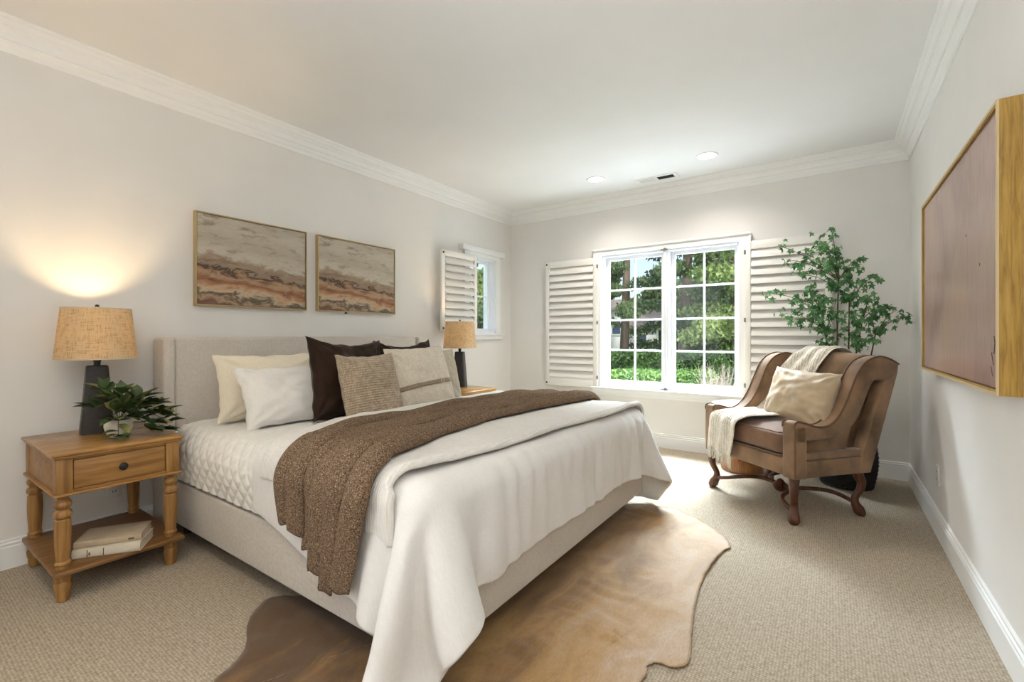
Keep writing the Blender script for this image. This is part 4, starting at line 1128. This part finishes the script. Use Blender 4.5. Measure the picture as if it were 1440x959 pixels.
# ------------------------------------------------------------------ small trailing plant on nightstand
pp = thing('potted_plant', 'small trailing green plant in a white pot on the near nightstand', 'plant', (.44, .765, .658))
m = MB(); v = []; f = []
m.lathe([(.030, 0), (.040, .004), (.052, .03), (.058, .055), (.056, .08), (.050, .088), (.046, .086), (.050, .06)], n=32); m.build('pot', M['pot'], pp)
MB().lathe([(.046, .07), (.03, .074), (.005, .076)], n=20).build('soil', M['soil'], pp)
def oval_leaf(m, p, d, up, L_, wd):
    d = d.normalized(); s_ = d.cross(up).normalized(); n_ = s_.cross(d)
    v = []; f = []; K = 7
    for i in range(K+1):
        t = i/K; w_ = wd*math.sin(PI*t**.8)*(1-.15*t)+.0004
        c = p+d*(L_*t)-n_*(L_*.22*t*t)
        for u in (-1, -.5, 0, .5, 1): v.append(c+s_*(w_*u)+n_*(abs(u)*w_*.35))
    for i in range(K):
        for k in range(4): f.append((i*5+k, i*5+k+1, (i+1)*5+k+1, (i+1)*5+k))
    m.add(v, f)
rnd = random.Random(11); ms = MB(); md = MB(); mp_ = MB()
# stems: (target offset in world axes: x room, y right)
stems = [((-.02, -.06, .24), 5), ((.04, -.05, .20), 4), ((.0, .02, .22), 5), ((.02, .10, .19), 5), ((.05, .15, .15), 5), ((.03, .19, .11), 5), ((.06, .20, .05), 5), ((.08, .12, .06), 5), ((.09, .05, .09), 4), ((.08, -.04, .10), 4),
         ((.10, .15, .015), 5), ((-.04, .08, .17), 4), ((.07, .17, .09), 5), ((.12, .10, .03), 4), ((.03, -.10, .16), 3), ((.11, -.03, .02), 5), ((.05, .07, .14), 5)]
for (tx, ty, tz), nl in stems:
    tip = Vector((tx, ty, tz)); b0 = Vector((0, 0, .075)); mid = b0.lerp(tip, .5)+Vector((0, 0, .05))
    pts = bezier([b0, mid, tip], 6); ms.tube(pts, .0018, 5)
    for k in range(nl+4):
        p = pts[min(len(pts)-1, int((.35+.65*k/(nl+1))*len(pts)))]
        out = (p-b0).normalized()*.7+Vector((rnd.uniform(-.7, .7), rnd.uniform(-.7, .7), rnd.uniform(-.3, .5)))
        tgt = mp_ if rnd.random() < .25 else md
        p = p.copy(); L_ = rnd.uniform(.058, .088)
        if p.z+out.normalized().z*L_ < .02: out.z = abs(out.z)*.2+.1
        p.z = max(p.z, .022)
        oval_leaf(tgt, p, out, Vector((0, 0, 1)), L_, L_*.36)
ms.build('stems', M['stem'], pp); md.build('foliage', M['leafdark'], pp, 60); mp_.build('pale_leaves', M['leafpale'], pp, 60, label='paler yellow green leaves')

# ------------------------------------------------------------------ garden
g = MB().grid(lambda i, j: (-40+60*i, -5+75*j, -.45+.05*nz(i*30, j*30)), 40, 40).build('ground', M['grass'], smooth=180); struct(g)
struct(MB().box((-6, 5.05, -.5), (9, 7.6, -.36), .01).build('added_bounce_slab', M['bounce_grey'], smooth=0))  # grey slab added to keep lawn green out of the bounced light
rnd = random.Random(21)
def leaf_cloud(m, c, rx, ry, rz, n, size, shell=.5):
    for _ in range(n):
        while True:
            q = Vector((rnd.uniform(-1, 1), rnd.uniform(-1, 1), rnd.uniform(-1, 1)))
            if shell < q.length < 1: break
        p = Vector(c)+Vector((q.x*rx, q.y*ry, q.z*rz))
        s_ = size*rnd.uniform(.6, 1.3)
        rot = Euler((rnd.uniform(0, 6.3), rnd.uniform(0, 6.3), rnd.uniform(0, 6.3))).to_matrix()
        m.add([p+rot @ Vector(a)*s_ for a in ((-.5, 0, 0), (0, -.35, .08), (.6, 0, 0), (0, .35, .08))], [(0, 1, 2, 3)])
def hedge(label, u0, u1, t, vtop, mat, size, n, name='hedge', depth=1.0):
    a = at(u0, 473, t); b = at(u1, 473, t); top = at(u0, vtop, t).z
    m = MB(); d = (b-a); d.z = 0
    back = Vector((-d.y, d.x, 0)).normalized()*depth
    o = thing(name, label, 'hedge', ((a.x+b.x)/2, (a.y+b.y)/2, -.45)); org = Vector(o.location)
    for _ in range(n):
        s_ = rnd.random(); k = rnd.random(); hgt = rnd.random()**.7; fr = rnd.random()
        if fr < .55: p = a+d*s_+back*rnd.uniform(-.04, .1); p.z = -.42+(top+.42)*hgt
        else: p = a+d*s_+back*k; p.z = top+rnd.uniform(-.08, .04)+.06*nz(s_*14, k*2)
        rot = Euler((rnd.uniform(0, 6.3), rnd.uniform(0, 6.3), rnd.uniform(0, 6.3))).to_matrix(); q = size*rnd.uniform(.6, 1.4)
        m.add([p-org+rot @ Vector(z)*q for z in ((-.5, 0, 0), (0, -.3, .05), (.5, 0, 0), (0, .3, .05))], [(0, 1, 2, 3)])
    m.build('foliage', mat, o, 0)
    e = Vector((0, 0, 0)); c0 = a+back*.08-org; c1 = b+back*.08-org; c2 = b+back-org; c3 = a+back-org
    pr = [(c.x, c.y) for c in (c0, c1, c2, c3)]
    MB().prism(pr, 0, top-.06+.45, 'z').build('inner_growth', mat, o, 0)
hedge('low bright green clipped hedge nearest the large window', 780, 1010, 8.2, 526, M['hedge2'], .05, 15000, depth=.8)
hedge('taller dark green hedge behind the low bright hedge', 740, 1120, 10.5, 497, M['hedge1'], .07, 20000, depth=1.2)
def tree(name, label, u, t, vtop, r0, crown, mat, size, n, lean=0, boughs=10, z_low=.6, spread=1.8, cat='tree'):
    b = at(u, 473, t); b.z = -.45; top = at(u+lean, vtop, t)
    o = thing(name, label, cat, b, group='garden trees outside the windows')
    h = top.z+.45
    pts = bezier([(0, 0, 0), ((top.x-b.x)*.4+.05, (top.y-b.y)*.4, h*.45), (top.x-b.x, top.y-b.y, h)], 6)
    MB().tube(pts, list(np.linspace(r0, r0*.45, len(pts))), 14).build('trunk', M['trunk'], o)
    mb = MB(); mf = MB()
    for k in range(boughs):
        z = z_low+(h-z_low)*(k+rnd.random()*.6)/boughs; a = k*2.4+rnd.random()
        i = min(len(pts)-1, int(z/h*(len(pts)-1))); p0 = pts[i]
        L_ = spread*(1-.5*z/h)*rnd.uniform(.7, 1.1)
        e = p0+Vector((math.cos(a)*L_, math.sin(a)*L_, rnd.uniform(-.15, .25)*L_))
        mid = p0.lerp(e, .5)+Vector((0, 0, .12*L_))
        bp = bezier([p0, mid, e], 6); mb.tube(bp, list(np.linspace(r0*.28, .012, len(bp))), 6)
        for q in bp[3:]:
            leaf_cloud(mf, q+Vector((0, 0, -.02)), crown*rnd.uniform(.6, 1.1), crown*rnd.uniform(.6, 1.1), crown*.42, n//(boughs*10), size, .1)
    mb.build('boughs', M['trunk'], o); mf.build('foliage', mat, o, 0)
tree('conifer_tree', 'dark trunked conifer seen through the left casement of the large window', 876, 15, 250, .17, .42, M['conifer'], .10, 9000, 6, 15, 2.2, 2.2)
tree('conifer_tree', 'tall conifer with a thick pale trunk seen through the right casement', 958, 14, 250, .20, .45, M['conifer'], .10, 10000, 12, 15, 2.0, 2.2)
tree('conifer_tree', 'slimmer conifer trunk close behind the thick one in the right casement', 982, 18, 200, .14, .5, M['conifer'], .12, 8000, 4, 12, 2.4, 2.4)
tree('leafy_tree', 'dense green tree filling the right panes of the large window', 1030, 13, 300, .12, .62, M['conifer2'], .11, 16000, 0, 18, .8, 1.9)
tree('leafy_tree', 'dark leafy tree seen through the small left wall window', 672, 14, 420, .10, .5, M['conifer'], .12, 9000, 0, 12, .8, 1.5)
# background woods, each its own tree
for k, (u, t, cz, rx, rz, mt, lb) in enumerate([
        (895, 30, 1.9, 2.4, 1.3, 'conifer2', 'pale green round tree far behind the left casement'),
        (930, 29, 2.8, 1.8, 1.7, 'conifer', 'dark green tree far behind the centre post of the window'),
        (955, 30, 3.0, 3.0, 2.6, 'conifer2', 'broad pale tree far behind the thick conifer trunk'),
        (1000, 24, 2.8, 2.6, 3.2, 'conifer', 'dark broad tree far behind the right casement'),
        (1040, 26, 3.6, 3.0, 3.8, 'conifer2', 'tall pale tree at the far right of the garden view'),
        (985, 17, .9, 1.5, 1.0, 'hedge1', 'dark green rounded shrub under the conifers'),
        (1035, 16, 1.0, 1.4, 1.2, 'conifer2', 'light green rounded shrub at the right of the garden'),
        (640, 20, 1.6, 2.2, 2.0, 'conifer', 'dark tree at left in the small window'),
        (690, 19, 2.6, 1.3, 1.5, 'conifer2', 'light green tree at right in the small window'),
        (852, 27, 4.2, 1.2, 1.5, 'conifer', 'dark tree crown at the left edge of the large window')]):
    c = at(u, 473, t); o = thing('background_tree' if rz > 1.3 else 'garden_shrub', lb, 'tree' if rz > 1.3 else 'shrub', (c.x, c.y, -.45), group='garden trees outside the windows')
    m = MB()
    for _ in range(26):
        a = rnd.uniform(0, 6.28); rr = rnd.random()**.5; zz = rnd.uniform(-1, 1); q = math.sqrt(max(0, 1-zz*zz))
        leaf_cloud(m, (rx*.75*rr*math.cos(a)*q, rx*.75*rr*math.sin(a)*q, cz+.45+rz*.75*zz), rx*.34, rx*.34, rz*.26, 260, .008*t, .3)
    m.build('foliage', M[mt], o, 0)
    MB().tube([(0, 0, 0), (.05, 0, cz*.6+.3), (0, .05, cz+.45)], [.16, .12, .06], 8).build('trunk', M['trunk'], o)
# bare twiggy bush near the right casement
c = at(1012, 473, 7.2); o = thing('bare_bush', 'bare twiggy grey bush low in the right casement of the window', 'bush', (c.x, c.y, -.45))
m = MB()
for _ in range(130):
    a = rnd.uniform(0, 6.28); sp = rnd.uniform(.05, .42); hh = rnd.uniform(.7, 1.22)
    e = Vector((math.cos(a)*sp, math.sin(a)*sp, hh)); p1 = e*.45+Vector((rnd.uniform(-.06, .06), rnd.uniform(-.06, .06), .05))
    m.tube(bezier([Vector((rnd.uniform(-.05, .05), rnd.uniform(-.05, .05), 0)), p1, e], 3), list(np.linspace(.006, .002, 7)), 4)
    for __ in range(2):
        q = e*rnd.uniform(.5, .95); m.tube([q, q+Vector((rnd.uniform(-.15, .15), rnd.uniform(-.15, .15), rnd.uniform(.03, .2)))], [.003, .001], 3)
m.build('twigs', M['twig'], o)
# white house far left
M['siding'] = simple('white_siding', (236, 236, 234), .8); M['roofm'] = simple('grey_shingle', (150, 140, 134), .9, .2, 10); M['pane'] = simple('dark_pane', (70, 84, 110), .2)
hc = at(888, 473, 19.5)
h = thing('house', 'white neighbouring house with a grey roof beyond the hedge', 'house', (hc.x, hc.y, -.45), (0, 0, R(16)))
MB().box((-4.2, 0, 0), (1.0, 5, 2.05), 0).build('wall', M['siding'], h, 0)
m = MB(); m.prism([(-.3, 2.0), (-.3, 2.08), (2.5, 2.9), (5.3, 2.08), (5.3, 2.0)], -.1, 1.3, 'x'); m.build('roof', M['roofm'], h, 0)
MB().box((-4.1, -.02, 2.04), (-.12, 2.5, 2.75), 0).build('upper_wall', M['siding'], h, 0)
m = MB(); m.prism([(-.3, 2.74), (-.3, 2.82), (1.3, 3.3), (2.9, 2.82), (2.9, 2.74)], -4.4, .05, 'x'); m.build('roof', M['roofm'], h, 0)
for x, z, w_, hh in ((-.80, 1.72, .34, .62), (-2.2, 1.72, .5, .62), (.25, 1.2, .35, .5)):
    q = MB().box((x-.06, -.05, z-.06), (x+w_+.06, -.021, z+hh+.06), 0).build('window_frame', M['trim'], h, 0)
    MB().box((x, -.06, z), (x+w_, -.03, z+hh), 0).build('pane', M['pane'], q, 0)
